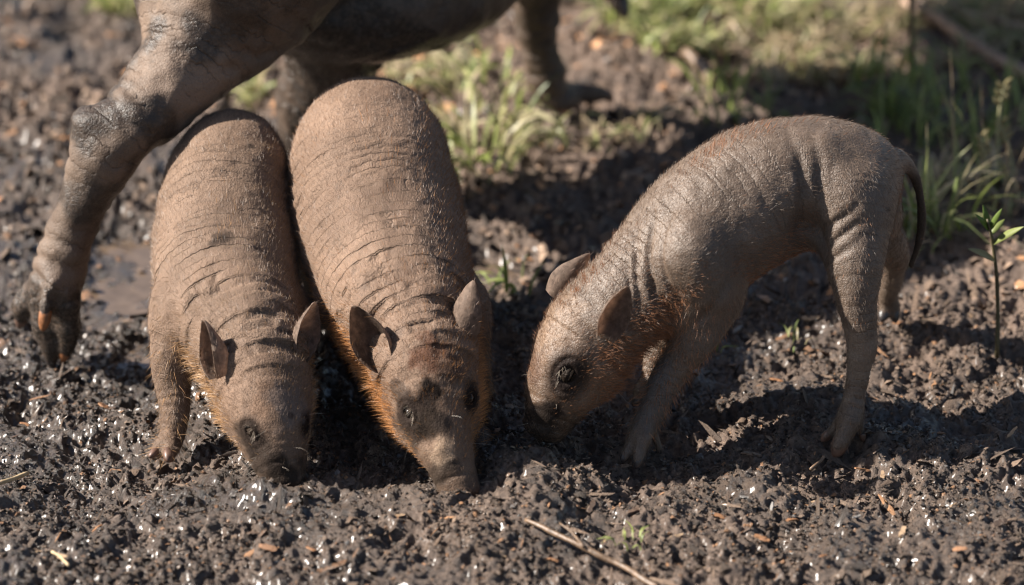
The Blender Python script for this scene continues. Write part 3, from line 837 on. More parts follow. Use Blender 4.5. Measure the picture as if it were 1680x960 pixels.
            tc = np.array(D['bristle'])[None] * (0.45 + 0.55 * np.maximum(below[q[:, 0]], crest[q[:, 0]]) * 1.0)[:, None] * (0.55 + 0.9 * g.random(nh))[:, None]
        hairs('short_coat' if kind == 'stubble' else 'bristles', root, root.location, p, d, ln, wd, tc, 0.25)
    # lashes
    ep, en = eyes[0]; nl = 11; t = np.linspace(-1, 1, nl)
    fe = nrm(f - en * (f @ en)); ue = nrm(np.cross(en, fe)); ue = ue if ue @ up > 0 else -ue
    bp = ep + fe[None] * (t * er * 0.95)[:, None] + ue[None] * (er * (0.95 - 0.35 * t * t))[:, None] + en * 0.001
    dd = nrm(en[None] * 0.9 + ue * 0.15 + fe[None] * (t * 0.5)[:, None] + np.array([0, 0, -0.5]) + 0.2 * g.normal(size=(nl, 3)))
    hairs('eyelashes', root, root.location, bp, dd, 0.008 + 0.004 * g.random(nl), np.full(nl, 0.00015), np.tile((0.45, 0.37, 0.29), (nl, 1)), 0.3)
    # whiskers
    nw = 22; fi = g.choice(len(Fq), size=nw, p=(area * sstep(0.10, 0.05, np.linalg.norm(A - tip, axis=1)) * (fs < nb)) / (area * sstep(0.10, 0.05, np.linalg.norm(A - tip, axis=1)) * (fs < nb)).sum())
    n3 = Nn[Fq[fi, 0]]
    hairs('whiskers', root, root.location, V[Fq[fi, 0]], nrm(n3 + 0.3 * g.normal(size=(nw, 3))), 0.012 + 0.014 * g.random(nw), np.full(nw, 0.00014), np.tile((0.4, 0.34, 0.28), (nw, 1)), 0.2)
    return root

EX = (CR, CU, CF)
# ---- piglet with its nose buried, beside the adult's hind leg
build_piglet(dict(
    label='wrinkled brown piglet with buried snout, between the adult hind leg and another piglet', mat=M_HIDE, seed=11,
    col=(0.160, 0.107, 0.076), headtint=(1.0, 0.97, 0.95), stubble=(0.30, 0.215, 0.15), bristle=(0.42, 0.24, 0.11),
    spine=[(382, 262, -0.085, 84), (374, 300, -0.105, 103), (367, 370, -0.160, 113), (370, 450, -0.225, 119), (376, 500, -0.275, 112), (402, 556, -0.335, 94), (426, 612, -0.385, 82), (441, 680, -0.425, 68), (456, 742, -0.452, 48), (464, 778, -0.462, 37)],
    neck_i=5, head_i=6, ear_line=((360, 590, -0.40), (505, 565, -0.37)),
    legs=[[(305, 500, -0.29, 54), (286, 570, -0.31, 40), (282, 620, -0.32, 31), (286, 670, -0.335, 25), (283, 712, -0.345, 22), (274, 732, -0.36, 22)],
          [(455, 520, -0.26, 60), (470, 600, -0.27, 38), (478, 660, -0.28, 26), (480, 700, -0.29, 22), (480, 722, -0.30, 20)],
          [(325, 330, -0.05, 52), (315, 420, -0.04, 36), (305, 480, -0.02, 26), (300, 520, -0.03, 20), (298, 540, -0.04, 20)],
          [(425, 330, -0.03, 52), (440, 420, -0.01, 40), (440, 480, 0.0, 26), (440, 510, -0.005, 20), (440, 530, -0.02, 20)]],
    toes=[[[(266, 732, -0.36, 13), (252, 744, -0.375, 8)], [(280, 734, -0.365, 15), (277, 747, -0.38, 11)]], [[(476, 722, -0.305, 13), (470, 738, -0.32, 10)]], [[(298, 540, -0.045, 14), (294, 552, -0.06, 10)]], [[(440, 530, -0.02, 14), (438, 542, -0.035, 10)]]],
    hoof_mats=[M_HOOF, M_HOOF_D, M_HOOF_D, M_HOOF_D],
    ears=[((364, 608, -0.415), (340, 522, -0.395), 17, (-0.92, 0.05, 0.5), 0.8, 0.10), ((488, 580, -0.38), (519, 496, -0.365), 23, (0.75, -0.35, 0.75), 0.45, 0.0)],
    eye=(405, 712), eye_r=0.0062, lid_thr=-0.25, snout_mud=0.95, mud_len=0.055, leg_mud=0.45, splash=0.12,
    patches=[(372, 385, 22, (0.030, 0.022, 0.018), 0.9), (350, 395, 10, (0.035, 0.025, 0.02), 0.8), (415, 240, 8, (0.03, 0.022, 0.018), 0.9), (440, 650, 36, (0.15, 0.088, 0.055), 0.5), (478, 660, 40, (0.12, 0.095, 0.085), 0.6), (402, 720, 36, (0.028, 0.020, 0.016), 0.9), (420, 755, 34, (0.030, 0.022, 0.018), 0.85), (455, 780, 40, (0.02, 0.015, 0.013), 0.9), (484, 680, 7, (0.05, 0.035, 0.03), 0.9)],
    lumps=[(318, 485, 42, 0.006), (432, 470, 42, 0.005), (335, 262, 42, 0.005), (425, 258, 42, 0.005), (345, 555, 22, -0.004), (378, 350, 40, -0.003), (395, 690, 14, 0.0025), (420, 735, 18, -0.003)],
    flank_dir=(1.0, -0.1), fold=1.15, crest=0.15, n_stubble=26000, n_bristle=7500))
# ---- the piglet beside it
build_piglet(dict(
    label='wrinkled brown piglet with dark patches on its forehead and orange cheek bristles, nose touching mud', mat=M_HIDE, seed=23,
    col=(0.170, 0.112, 0.079), headtint=(0.92, 0.90, 0.88), stubble=(0.34, 0.235, 0.16), bristle=(0.50, 0.225, 0.075),
    spine=[(608, 225, -0.075, 98), (606, 262, -0.100, 128), (616, 345, -0.160, 137), (636, 425, -0.225, 132), (655, 488, -0.285, 118), (682, 555, -0.345, 98), (700, 612, -0.392, 85), (713, 684, -0.432, 60), (736, 750, -0.460, 42), (753, 797, -0.474, 34)],
    neck_i=5, head_i=6, ear_line=((620, 590, -0.40), (768, 545, -0.37)),
    legs=[[(585, 490, -0.25, 60), (610, 580, -0.24, 40), (628, 630, -0.235, 26), (636, 665, -0.24, 21), (636, 685, -0.245, 20)],
          [(735, 500, -0.25, 66), (765, 600, -0.26, 40), (785, 680, -0.27, 26), (786, 720, -0.33, 22), (788, 750, -0.37, 20)],
          [(540, 320, -0.03, 76), (530, 420, -0.01, 44), (530, 480, 0.01, 28), (530, 510, 0.0, 22), (530, 530, -0.01, 20)],
          [(680, 320, -0.03, 76), (690, 420, -0.01, 44), (690, 480, 0.01, 28), (690, 510, 0.0, 22), (690, 530, -0.01, 20)]],
    toes=[[[(636, 686, -0.25, 14), (632, 700, -0.265, 10)]], [[(786, 752, -0.375, 14), (786, 775, -0.40, 9)]], [[(530, 530, -0.015, 14), (526, 542, -0.03, 10)]], [[(690, 530, -0.015, 14), (690, 542, -0.03, 10)]]],
    hoof_mats=[M_HOOF_D] * 4,
    ears=[((632, 592, -0.405), (580, 501, -0.385), 26, (-0.35, -0.1, 0.95), 0.6, 0.05), ((752, 556, -0.375), (779, 460, -0.365), 24, (0.6, -0.1, -0.8), 0.40, 0.0)],
    eye=(664, 676), eye_r=0.0070, snout_mud=0.75, mud_len=0.035, leg_mud=0.6, splash=0.2, ear_mud=0.6,
    patches=[(706, 575, 36, (0.085, 0.038, 0.022), 0.85), (748, 600, 28, (0.075, 0.042, 0.028), 0.8), (706, 640, 24, (0.012, 0.009, 0.008), 1.0), (692, 652, 14, (0.014, 0.010, 0.009), 1.0), (668, 686, 46, (0.024, 0.017, 0.014), 0.9), (704, 696, 28, (0.026, 0.019, 0.015), 0.95), (728, 690, 20, (0.04, 0.03, 0.025), 0.8), (645, 640, 18, (0.05, 0.035, 0.027), 0.8),
             (716, 748, 28, (0.27, 0.19, 0.132), 0.9), (672, 740, 26, (0.05, 0.036, 0.028), 0.8), (740, 768, 14, (0.035, 0.027, 0.023), 0.85), (715, 785, 26, (0.03, 0.023, 0.019), 0.8), (600, 470, 12, (0.08, 0.06, 0.05), 0.4), (650, 545, 14, (0.11, 0.08, 0.065), 0.5)],
    lumps=[(580, 470, 46, 0.006), (718, 452, 46, 0.006), (545, 232, 50, 0.006), (668, 225, 50, 0.005), (606, 525, 24, -0.004), (745, 508, 24, -0.004), (625, 330, 45, -0.003), (668, 648, 15, 0.0032), (690, 722, 18, -0.0035), (764, 640, 14, 0.003), (722, 738, 15, 0.002), (648, 705, 16, 0.002)],
    flank_dir=(1.0, -0.1), fold=1.35, crest=0.1, hair_len=1.15, n_stubble=30000, n_bristle=12000))
# ---- the piglet standing side-on
build_piglet(dict(
    label='brown piglet standing side-on by itself with a thin hanging tail and bristly neck crest', mat=M_HIDE2, seed=37,
    col=(0.118, 0.084, 0.062), headtint=(1.25, 1.10, 0.96), stubble=(0.26, 0.175, 0.115), bristle=(0.34, 0.15, 0.07),
    spine=[(1424, 292, -0.235, 56), (1390, 292, -0.250, 88), (1330, 296, -0.262, 104), (1245, 318, -0.280, 114), (1165, 370, -0.305, 113), (1100, 430, -0.325, 100), (1040, 480, -0.345, 84), (968, 548, -0.365, 79), (932, 612, -0.385, 65), (912, 658, -0.395, 50), (902, 684, -0.398, 41)],
    neck_i=6, head_i=7, ear_line=((1004, 520, -0.41), (930, 455, -0.31)),
    legs=[[(1150, 470, -0.345, 70), (1146, 535, -0.365, 44), (1118, 585, -0.37, 29), (1090, 628, -0.376, 26), (1075, 661, -0.380, 23), (1060, 691, -0.385, 22), (1050, 712, -0.39, 21)],
          [(1130, 470, -0.27, 60), (1100, 545, -0.26, 34), (1075, 590, -0.262, 20), (1068, 622, -0.27, 16), (1055, 640, -0.275, 15)],
          [(1388, 322, -0.285, 78), (1398, 400, -0.325, 58), (1404, 470, -0.352, 38), (1410, 530, -0.362, 28), (1414, 568, -0.364, 25), (1406, 625, -0.367, 18), (1400, 661, -0.372, 19), (1394, 690, -0.377, 22)],
          [(1405, 325, -0.20, 66), (1440, 385, -0.16, 42), (1466, 415, -0.125, 27), (1464, 450, -0.11, 20), (1456, 485, -0.10, 17), (1458, 500, -0.095, 17)]],
    toes=[[[(1046, 712, -0.392, 13), (1026, 748, -0.405, 8)], [(1056, 716, -0.399, 14), (1047, 754, -0.412, 10)], [(1070, 700, -0.38, 8), (1082, 738, -0.383, 5)]],
          [[(1052, 642, -0.277, 11), (1044, 656, -0.283, 8)]],
          [[(1395, 690, -0.382, 17), (1377, 732, -0.391, 13)], [(1386, 686, -0.369, 12), (1356, 716, -0.369, 8)], [(1409, 686, -0.372, 8), (1415, 716, -0.373, 6)]],
          [[(1455, 502, -0.097, 13), (1450, 516, -0.105, 9)], [(1464, 502, -0.095, 12), (1467, 516, -0.10, 9)]]],
    hoof_mats=[M_HOOF_D, M_HOOF_D, M_HOOF, M_HOOF_D],
    extra=[((1428, 560, -0.357), EX, (13, 24, 12)), ((1135, 420, -0.375), EX, (52, 66, 40)), ((1160, 470, -0.375), EX, (46, 50, 40))],
    tail=[(1460, 268, -0.235, 20), (1484, 266, -0.228, 12), (1503, 295, -0.225, 8.5), (1512, 345, -0.226, 7.5), (1508, 395, -0.228, 6), (1495, 436, -0.23, 4.5)],
    ears=[((995, 545, -0.425), (1030, 471, -0.43), 21, (0.15, -0.25, 1.0), 0.55, 0.0), ((916, 480, -0.305), (966, 415, -0.30), 22, (-0.6, 0.2, -0.7), 0.5, 0.0)],
    eye=(930, 622), eye_r=0.0098, eye_dark=2.7, lid=0.10, lid_thr=-0.3, rim=0.35, snout_mud=1.0, mud_len=0.066, leg_mud=0.25, splash=0.10, ear_mud=0.1,
    patches=[(900, 520, 60, (0.22, 0.14, 0.088), 0.45), (868, 600, 30, (0.085, 0.045, 0.028), 0.7), (893, 688, 36, (0.012, 0.009, 0.008), 1.0), (1160, 560, 50, (0.115, 0.095, 0.082), 0.5), (1075, 660, 60, (0.085, 0.078, 0.076), 0.7), (1400, 600, 60, (0.20, 0.155, 0.12), 0.5)],  # shade painted on the face edge and foreleg, sunlight on the hind leg
    gullies=[(1325, 310, 95, 75, 9, 0.0045), (1352, 300, 95, 50, 7, 0.003), (1338, 395, 80, 50, 13, 0.008), (1365, 365, 35, 40, 6, 0.0028), (1375, 385, 35, 40, 6, 0.0028), (1370, 412, 25, 40, 6, 0.0025), (1042, 450, 95, 75, 6, 0.0045), (1062, 440, 95, 75, 5, 0.004), (1025, 470, 95, 60, 5, 0.0035), (1085, 440, 95, 70, 5, 0.0025), (1160, 520, 60, 40, 7, 0.004)],
    lumps=[(1140, 415, 48, 0.005), (1362, 238, 28, 0.005), (1322, 385, 34, -0.006), (1215, 300, 60, -0.003), (905, 590, 18, 0.003), (960, 640, 22, -0.003), (1395, 300, 45, 0.004)],
    fold=0.55, crest=0.9, hair_len=0.85, n_stubble=26000, n_bristle=10000, flank_dir=(0.2, -0.75)))

# ---- the adult striding behind
def build_adult():
    hip = P(405, -205, 0.13); sho = P(905, -290, 0.46)
    def c(px, py, Y, r): return (px, py, Y, r)
    legs = {
        'near_hind': [c(400, -120, 0.06, 190), c(355, 10, 0.01, 130), c(318, 85, -0.03, 88), c(255, 165, -0.07, 66), c(190, 225, -0.10, 58), c(150, 300, -0.11, 47), c(122, 370, -0.115, 40), c(104, 425, -0.12, 42), c(90, 470, -0.12, 44)],
        'far_hind': [c(480, -140, 0.22, 180), c(545, 10, 0.25, 105), c(545, 90, 0.27, 82), c(512, 160, 0.28, 58), c(500, 230, 0.29, 44), c(520, 275, 0.29, 40)],
        'near_fore': [c(880, -190, 0.40, 120), c(880, -60, 0.44, 56), c(882, 20, 0.46, 38), c(885, 80, 0.47, 33), c(898, 130, 0.475, 36)],
        'far_fore': [c(960, -190, 0.56, 120), c(985, -100, 0.58, 55), c(1000, -60, 0.60, 36), c(1008, -25, 0.62, 30)],
    }
    toes = [[(84, 480, -0.125, 30), (78, 540, -0.125, 24), (84, 585, -0.13, 14)], [(70, 470, -0.105, 24), (40, 500, -0.10, 20), (35, 522, -0.10, 13)], [(104, 480, -0.14, 26), (116, 535, -0.138, 20), (106, 578, -0.138, 12)], [(84, 465, -0.15, 17), (77, 500, -0.158, 14), (72, 530, -0.161, 10)],
            [(905, 140, 0.475, 30), (925, 160, 0.475, 22), (938, 168, 0.475, 12)], [(900, 140, 0.47, 30), (912, 165, 0.465, 20), (916, 174, 0.463, 12)], [(915, 145, 0.49, 26), (955, 150, 0.50, 20), (990, 155, 0.505, 12)],
            [(520, 285, 0.28, 28), (525, 310, 0.27, 16)], [(1010, -15, 0.61, 24), (1020, 10, 0.60, 15)]]
    L = {k: rad_px(v) for k, v in legs.items()}
    ax = nrm(sho - hip); ax[2] = 0; ax = nrm(ax)
    head = sho + ax * 0.34 + np.array([0, 0, -0.10]); snout = head + ax * 0.22 + np.array([0, 0, -0.16])
    body_pts = np.array([hip - ax * 0.08 + [0, 0, 0.02], hip + [0, 0, 0.02], hip * 0.7 + sho * 0.3 + [0, 0, 0.015], hip * 0.35 + sho * 0.65 + [0, 0, 0.0], sho, sho + ax * 0.15 + [0, 0, 0.0], head, head * 0.45 + snout * 0.55, snout])
    body_r = np.array([0.10, 0.14, 0.15, 0.15, 0.14, 0.115, 0.095, 0.07, 0.045])
    allp = np.concatenate([body_pts] + [l[0] for l in L.values()] + [rad_px(t)[0] for t in toes])
    S = SDF(allp.min(0) - 0.19, allp.max(0) + 0.19, 0.0058)
    q, r = spline(body_pts, body_r, 4)
    for i in range(len(q) - 1): S.cone(q[i], q[i + 1], r[i], r[i + 1], 0.004)
    # hanging belly and one teat
    bel = P(650, -40, 0.27); S.ell(bel, (ax, np.cross([0, 0, 1], ax), np.array([0, 0, 1.0])), (0.20, 0.12, 0.085), 0.04)
    a = P(712, 60, 0.25); S.cone(P(700, 20, 0.25), P(722, 78, 0.25), 0.016, 0.007, 0.012)
    chains = [(q, r)]
    for lp, lr in L.values():
        q2, r2 = spline(lp, lr, 4)
        for i in range(len(q2) - 1): S.cone(q2[i], q2[i + 1], r2[i], r2[i + 1], 0.03 if i < 2 else 0.002)
        chains.append((q2, r2))
    hk = P(148, 200, -0.10); S.cone(hk, P(175, 235, -0.10), 0.021, 0.03, 0.012)               # point of the hock
    for t in toes:
        tp, tr = rad_px(t)
        for i in range(len(tp) - 1): S.cone(tp[i], tp[i + 1], tr[i], tr[i + 1], 0.006)
    tailp = np.array([q[0] - ax * 0.09 + [0, 0, 0.06], q[0] - ax * 0.12 + [0, 0, 0.03], q[0] - ax * 0.13 + [0, 0, -0.05]])
    for i in range(2): S.cone(tailp[i], tailp[i + 1], 0.016 - i * 0.004, 0.012 - i * 0.005, 0.01)
    V, Fq = S.mesh(); V = smooth_mesh(V, Fq, 2); Nn = vnormals(V, Fq)
    res = [along_chain(V, p, rr) for p, rr in chains]
    dist = np.stack([x[1] for x in res]); which = dist.argmin(0); ds = np.sort(dist, 0); margin = sstep(0, 0.03, ds[1] - ds[0])
    u = np.choose(which, [x[0] for x in res]) + which * 0.37
    warp = noise(V * 11 + 4)
    t = u / 0.021 + 1.5 * warp; dd = np.abs(t - np.round(t))
    brk = sstep(-0.3, 0.3, noise(V * 10 + 40))
    disp = -0.0050 * (which > 0) * np.exp(-(dd / 0.16) ** 2) * brk * margin
    disp += 0.004 * noise(V * 20) + 0.002 * noise(V * 55)
    pj = proj(V)
    V = V + Nn * disp[:, None]
    C = np.tile(np.array([0.125, 0.086, 0.062]), (len(V), 1))
    C *= (0.75 + 0.5 * sstep(-0.4, 0.4, noise(V * 9 + 1)))[:, None]
    gz = ground_h(V[:, 0], V[:, 1], False); hgt = V[:, 2] - gz
    mudw = sstep(-0.02, 0.25, noise(V * 13 + 60) + 0.4 * noise(V * 40 + 6)) * 0.85
    mudw = np.maximum(mudw, sstep(0.135, 0.07, hgt + 0.03 * noise(V * 30)))
    bellyw = sstep(0.42, 0.30, hgt) * sstep(-0.30, -0.2, V[:, 0]) * sstep(0.1, -0.3, V[:, 0] - 0.1)
    mudw = np.maximum(mudw, bellyw * 0.85 * (which != 3))
    mudw = np.where(which == 2, np.maximum(mudw, sstep(450, 480, pj[:, 0] + 14 * noise(V * 30))), mudw)  # far hind leg: mud plus painted body shade beyond the lit left strip
    fore = (which == 3); mudw = np.where(fore, np.maximum(mudw * 0.5, sstep(-0.1, 0.3, noise(V * 25 + 3)) * 0.6), mudw)
    root = thing('adult_pig', (*hip[:2], ground_at(hip[0], hip[1])), 'large mud-caked adult pig striding past behind the piglets', 'pig')
    # ears of the adult
    for sg in (-1, 1):
        sd = np.cross([0, 0, 1.0], ax) * sg
        ev, ef, inn = ear_mesh(head + sd * 0.075 + [0, 0, 0.06], head + sd * 0.12 - ax * 0.03 + [0, 0, 0.15], 0.04, sd + ax, 0.5, 0.0, 0.004)
        Fq = np.concatenate([Fq, ef + len(V)]); V = np.concatenate([V, ev]); C = np.concatenate([C, np.tile((0.12, 0.09, 0.07), (len(ev), 1))])
        mudw = np.concatenate([mudw, np.full(len(ev), 0.3)]); u = np.concatenate([u, np.zeros(len(ev))]); margin = np.concatenate([margin, np.zeros(len(ev))])
    mesh_obj('body', V, Fq, M_ADULT, root, root.location, attrs={'hide': np.clip(C, 0, 1), 'along': u, 'mud': np.clip(mudw, 0, 1), 'crease': np.clip(margin, 0, 1)})
    for sg in (-1, 1):
        sd = np.cross([0, 0, 1.0], ax) * sg; e = head + ax * 0.085 + sd * 0.068 + np.array([0, 0, -0.02])
        bv, bf = ball(e, np.array([ax, np.array([0, 0, 1.0]), sd]), (0.013, 0.012, 0.012))
        mesh_obj('eye', bv, bf, M_EYE, root, root.location)
    for t, hm in zip(toes, [M_HOOF_D, M_HOOF, M_HOOF_O, M_HOOF_O, M_HOOF, M_HOOF, M_HOOF, M_HOOF_D, M_HOOF_D]):
        tp, tr = rad_px(t); a, b = tp[-2], tp[-1]; d = nrm(b - a)
        hv, hf = hoof_mesh(b - d * tr[-1] * 2.4, b + d * tr[-1] * 1.5, tr[-1] * 1.12)
        mesh_obj('hoof', hv, hf, hm, root, root.location)
build_adult()

# ----------------------------------------------------------------- crumbs, bark and splinters strewn over the mud
def crumbs(n, seed, xr, yr, size, fibre, name, bright=1.0):
    g = np.random.default_rng(seed)
    x = g.uniform(*xr, n); y = g.uniform(*yr, n)
    keep = g.random(n) < (0.35 + 0.65 * sstep(-0.25, 0.25, noise2(x, y, 16, seed))) * (0.75 + 0.25 * sstep(-0.50, 0.0, noise2(x, y, 9, 33))); x, y = x[keep], y[keep]; n = len(x)
    inp = np.zeros(n)
    for a, b, ra, rb in PUDDLES: inp = np.maximum(inp, np.hypot((x - a) / ra, (y - b) / rb) < 1.0)
    k2 = (inp == 0) | (g.random(n) < 0.12); x, y = x[k2], y[k2]; n = len(x)
    s = size * np.exp(np.clip(0.45 * g.normal(size=n), -0.9, 0.8))
    el = np.where(g.random(n) < fibre, g.uniform(2.2, 4.5, n), g.uniform(1.0, 1.7, n))
    th = np.where(el > 2.2, g.uniform(0.5, 0.8, n), g.uniform(0.65, 1.1, n))
    tmpl = np.array([(-1, -.2, -.1), (-.3, -1, .2), (.7, -.8, -.2), (1, .3, .2), (.3, 1, -.2), (-.6, .8, .3), (.1, 0, 1)], float)
    tf = [(0, 1, 6), (1, 2, 6), (2, 3, 6), (3, 4, 6), (4, 5, 6), (5, 0, 6)]          # a lump: open below, bedded in the mud
    v = tmpl[None] * (1 + np.clip(0.22 * g.normal(size=(n, 7, 1)), -0.5, 0.5)) + 0.12 * g.normal(size=(n, 7, 3))
    w = s / np.where(el > 2.2, 1.9, 1.0)
    v = v * np.stack([s * el, w, w * th], -1)[:, None, :] * 0.5
    yaw = g.uniform(0, 2 * math.pi, n); tilt = 0.5 * g.normal(size=n); roll = 0.5 * g.normal(size=n)
    def rot(v, a, i, j):
        c, s_ = np.cos(a)[:, None], np.sin(a)[:, None]; o = v.copy()
        o[..., i] = c * v[..., i] - s_ * v[..., j]; o[..., j] = s_ * v[..., i] + c * v[..., j]; return o
    v = rot(v, roll, 1, 2); v = rot(v, tilt, 0, 2); v = rot(v, yaw, 0, 1)
    z = ground_h(x, y) + w * th * 0.28
    v = v + np.stack([x, y, z], -1)[:, None, :]
    F3 = (np.array(tf)[None] + (np.arange(n) * 7)[:, None, None]).reshape(-1, 3)
    wt = wetness(x, y)
    pal = np.array([(0.034, 0.023, 0.016), (0.066, 0.044, 0.030), (0.105, 0.069, 0.047), (0.16, 0.108, 0.074), (0.23, 0.118, 0.057), (0.13, 0.115, 0.105)])
    ci = g.choice(6, n, p=[.20, .32, .25, .14, .07, .02])
    tint = pal[ci] * ((1.85 - 0.95 * wt) * bright)[:, None] * (0.75 + 0.5 * g.random(n))[:, None]
    o = mesh_obj(name, v.reshape(-1, 3), F3, M_CRUMB, smooth=True, attrs={'tint': np.repeat(tint, 7, 0), 'wet': np.repeat(np.clip(wt * 0.85 - 0.05 + 0.3 * g.normal(size=n), 0, 1), 7)})
    return tag(o, kind='stuff')
tag(crumbs(105000, 51, (-0.62, 0.62), (-0.80, -0.02), 0.0022, 0.20, 'mud_crumbs'), label='small crumbs of wet soil and shredded bark')
tag(crumbs(16000, 52, (-0.72, 0.72), (-0.05, 1.15), 0.0065, 0.22, 'soil_crumbs', 1.75), label='loose crumbs of drier soil by the grass')
tag(crumbs(2500, 53, (-0.62, 0.62), (-0.80, 0.1), 0.0058, 0.6, 'bark_mulch', 1.2), label='coarser scraps of bark in the mud')

# ---- single wood chips one can pick out
def chip_mesh(seed):
    g = np.random.default_rng(seed); n = 7; V = []
    for lay in (0, 1):
        for k in range(n):
            t = k / (n - 1)
            hw = (0.5 + 0.5 * math.sin(math.pi * t) ** 0.5) * 0.16 * g.uniform(0.65, 1.2)
            zz_ = 0.10 * math.sin(t * 2.5 + seed) + (0.035 if lay else -0.035) * g.uniform(0.7, 1.3)
            V.append((t - 0.5, -hw, zz_)); V.append((t - 0.5 + g.uniform(-.05, .05), hw, zz_ + g.uniform(-.02, .02)))
    Fq = []
    o = 2 * n
    for k in range(n - 1):
        a = 2 * k
        Fq += [(a, a + 1, a + 3, a + 2), (o + a, o + a + 2, o + a + 3, o + a + 1), (a, a + 2, o + a + 2, o + a), (a + 1, o + a + 1, o + a + 3, a + 3)]
    Fq += [(0, o, o + 1, 1), (2 * n - 2, 2 * n - 1, o + 2 * n - 1, o + 2 * n - 2)]
    return V, Fq
CHIPM = {'orange': plain_material('orange_wood', (0.25, 0.12, 0.055), 0.55, 0.4, 250, 0.4), 'tan': plain_material('tan_wood', (0.30, 0.20, 0.12), 0.6, 0.4, 250, 0.35),
         'brown': plain_material('brown_bark', (0.12, 0.075, 0.05), 0.5, 0.5, 250, 0.45), 'grey': plain_material('grey_wood', (0.20, 0.185, 0.17), 0.55, 0.4, 250, 0.35)}
chip_me = {}
for ck, cm in CHIPM.items():
    for sd in range(4):
        v, fq = chip_mesh(sd * 7 + len(ck)); me = bpy.data.meshes.new('wood_chip'); me.from_pydata(v, [], fq); me.materials.append(cm); me.validate(); chip_me[(ck, sd)] = me
CHIPS = [(175, 668, 30, 'orange'), (352, 735, 0, 'orange'), (440, 900, 26, 'orange'), (510, 908, 18, 'orange'), (430, 880, 20, 'brown'), (1165, 555, 0, 'tan'), (1275, 617, 26, 'orange'), (1420, 792, 34, 'orange'), (1448, 782, 22, 'tan'), (1265, 838, 20, 'tan'), (1040, 842, 32, 'brown'),
         (1232, 750, 34, 'brown'), (1330, 815, 22, 'tan'), (1300, 870, 26, 'orange'), (1180, 858, 22, 'orange'), (1250, 905, 24, 'orange'), (1500, 700, 20, 'tan'), (1545, 712, 18, 'orange'), (1480, 880, 24, 'tan'), (1335, 762, 30, 'brown'), (1405, 850, 18, 'grey'), (1265, 845, 20, 'grey'),
         (1225, 818, 18, 'grey'), (100, 915, 34, 'tan'), (40, 690, 20, 'orange'), (65, 815, 18, 'brown'), (330, 895, 16, 'orange'), (280, 850, 24, 'brown'), (225, 828, 24, 'tan'), (660, 840, 22, 'tan'), (455, 922, 14, 'grey'), (415, 880, 18, 'brown'), (1110, 880, 20, 'tan'), (970, 840, 24, 'brown'),
         (1610, 790, 22, 'orange'), (1560, 845, 20, 'tan'), (1640, 860, 24, 'brown'), (1575, 905, 20, 'orange'), (1150, 925, 20, 'tan'), (1350, 930, 22, 'orange'), (820, 900, 18, 'tan'), (905, 930, 20, 'orange'), (760, 860, 18, 'brown'), (1520, 560, 24, 'tan'), (1475, 545, 18, 'orange'), (1600, 520, 22, 'tan'),
         (1225, 560, 26, 'tan'), (1290, 590, 22, 'brown'), (1200, 610, 22, 'brown'), (1330, 520, 24, 'tan'), (1350, 580, 18, 'orange'), (1210, 545, 20, 'grey'), (1060, 300, 22, 'tan'), (700, 920, 16, 'orange'), (600, 880, 18, 'tan'), (540, 860, 20, 'brown'), (160, 870, 18, 'orange'), (60, 900, 20, 'tan'), (250, 940, 20, 'brown'), (1660, 720, 20, 'tan')]
g = np.random.default_rng(77)
LBL = {'orange': 'fresh orange-brown wood chip lying on the mud', 'tan': 'pale tan wood chip lying on the mud', 'brown': 'dark brown sliver of bark lying on the mud', 'grey': 'weathered grey wood chip lying on the mud'}
for i, (px, py, ln, ck) in enumerate(CHIPS):
    p = G(px, py); z = float(ground_h(np.array([p[0]]), np.array([p[1]]))[0]); p = G(px, py, z)
    z = float(ground_h(np.array([p[0]]), np.array([p[1]]))[0])
    if i == 0: base_names = {'orange': 'wood_chip', 'tan': 'wood_chip', 'brown': 'bark_sliver', 'grey': 'wood_chip'}
    o = bpy.data.objects.new(base_names[ck], chip_me[(ck, i % 4)]); COL.objects.link(o)
    s = (ln * 1.0 + 4) * mpp(p)
    o.location = (p[0], p[1], z + 0.0022); o.scale = (s, s * g.uniform(0.7, 1.3), s)
    o.rotation_euler = (g.normal() * 0.3, g.normal() * 0.25, g.uniform(-0.9, 0.9) + (math.pi / 2 if g.random() < 0.3 else 0))
    tag(o, LBL[ck], 'wood chip', {'orange': 'orange wood chips', 'tan': 'tan wood chips', 'brown': 'bark slivers', 'grey': 'grey wood chips'}[ck])

# ---- sticks
M_STICK = plain_material('stick_bark', (0.13, 0.082, 0.050), 0.45, 0.5, 180, 0.5, bumpd=0.002)
M_STICK_D = plain_material('dry_stick', (0.30, 0.20, 0.14), 0.65, 0.3, 90, 0.35, bumpd=0.002)
M_STRAWC = plain_material('straw_stalk', (0.38, 0.28, 0.16), 0.55, 0.4, 120, 0.3)
def tube(name, pts, rads, m, parent=None, origin=None, nseg=8, sub=4, wob=0.0):
    q, r = spline(pts, rads, sub)
    if wob: q = q + wob * np.stack([noise(q * 40 + k) for k in (1, 5, 9)], -1)
    tg = nrm(np.gradient(q, axis=0)); V = []
    ref = np.array([0.31, 0.17, 0.93])
    for i in range(len(q)):
        a = nrm(np.cross(tg[i], ref)); b = np.cross(tg[i], a)
        for k in range(nseg):
            t = 2 * math.pi * k / nseg; V.append(q[i] + r[i] * (1 + 0.12 * math.sin(5 * i + 2 * k)) * (a * math.cos(t) + b * math.sin(t)))
    Fq = [(i * nseg + k, i * nseg + (k + 1) % nseg, (i + 1) * nseg + (k + 1) % nseg, (i + 1) * nseg + k) for i in range(len(q) - 1) for k in range(nseg)]
    Fq += [tuple(range(nseg))[::-1], tuple(range((len(q) - 1) * nseg, len(q) * nseg))]
    return mesh_obj(name, V, Fq, m, parent, q[0] if origin is None else origin)
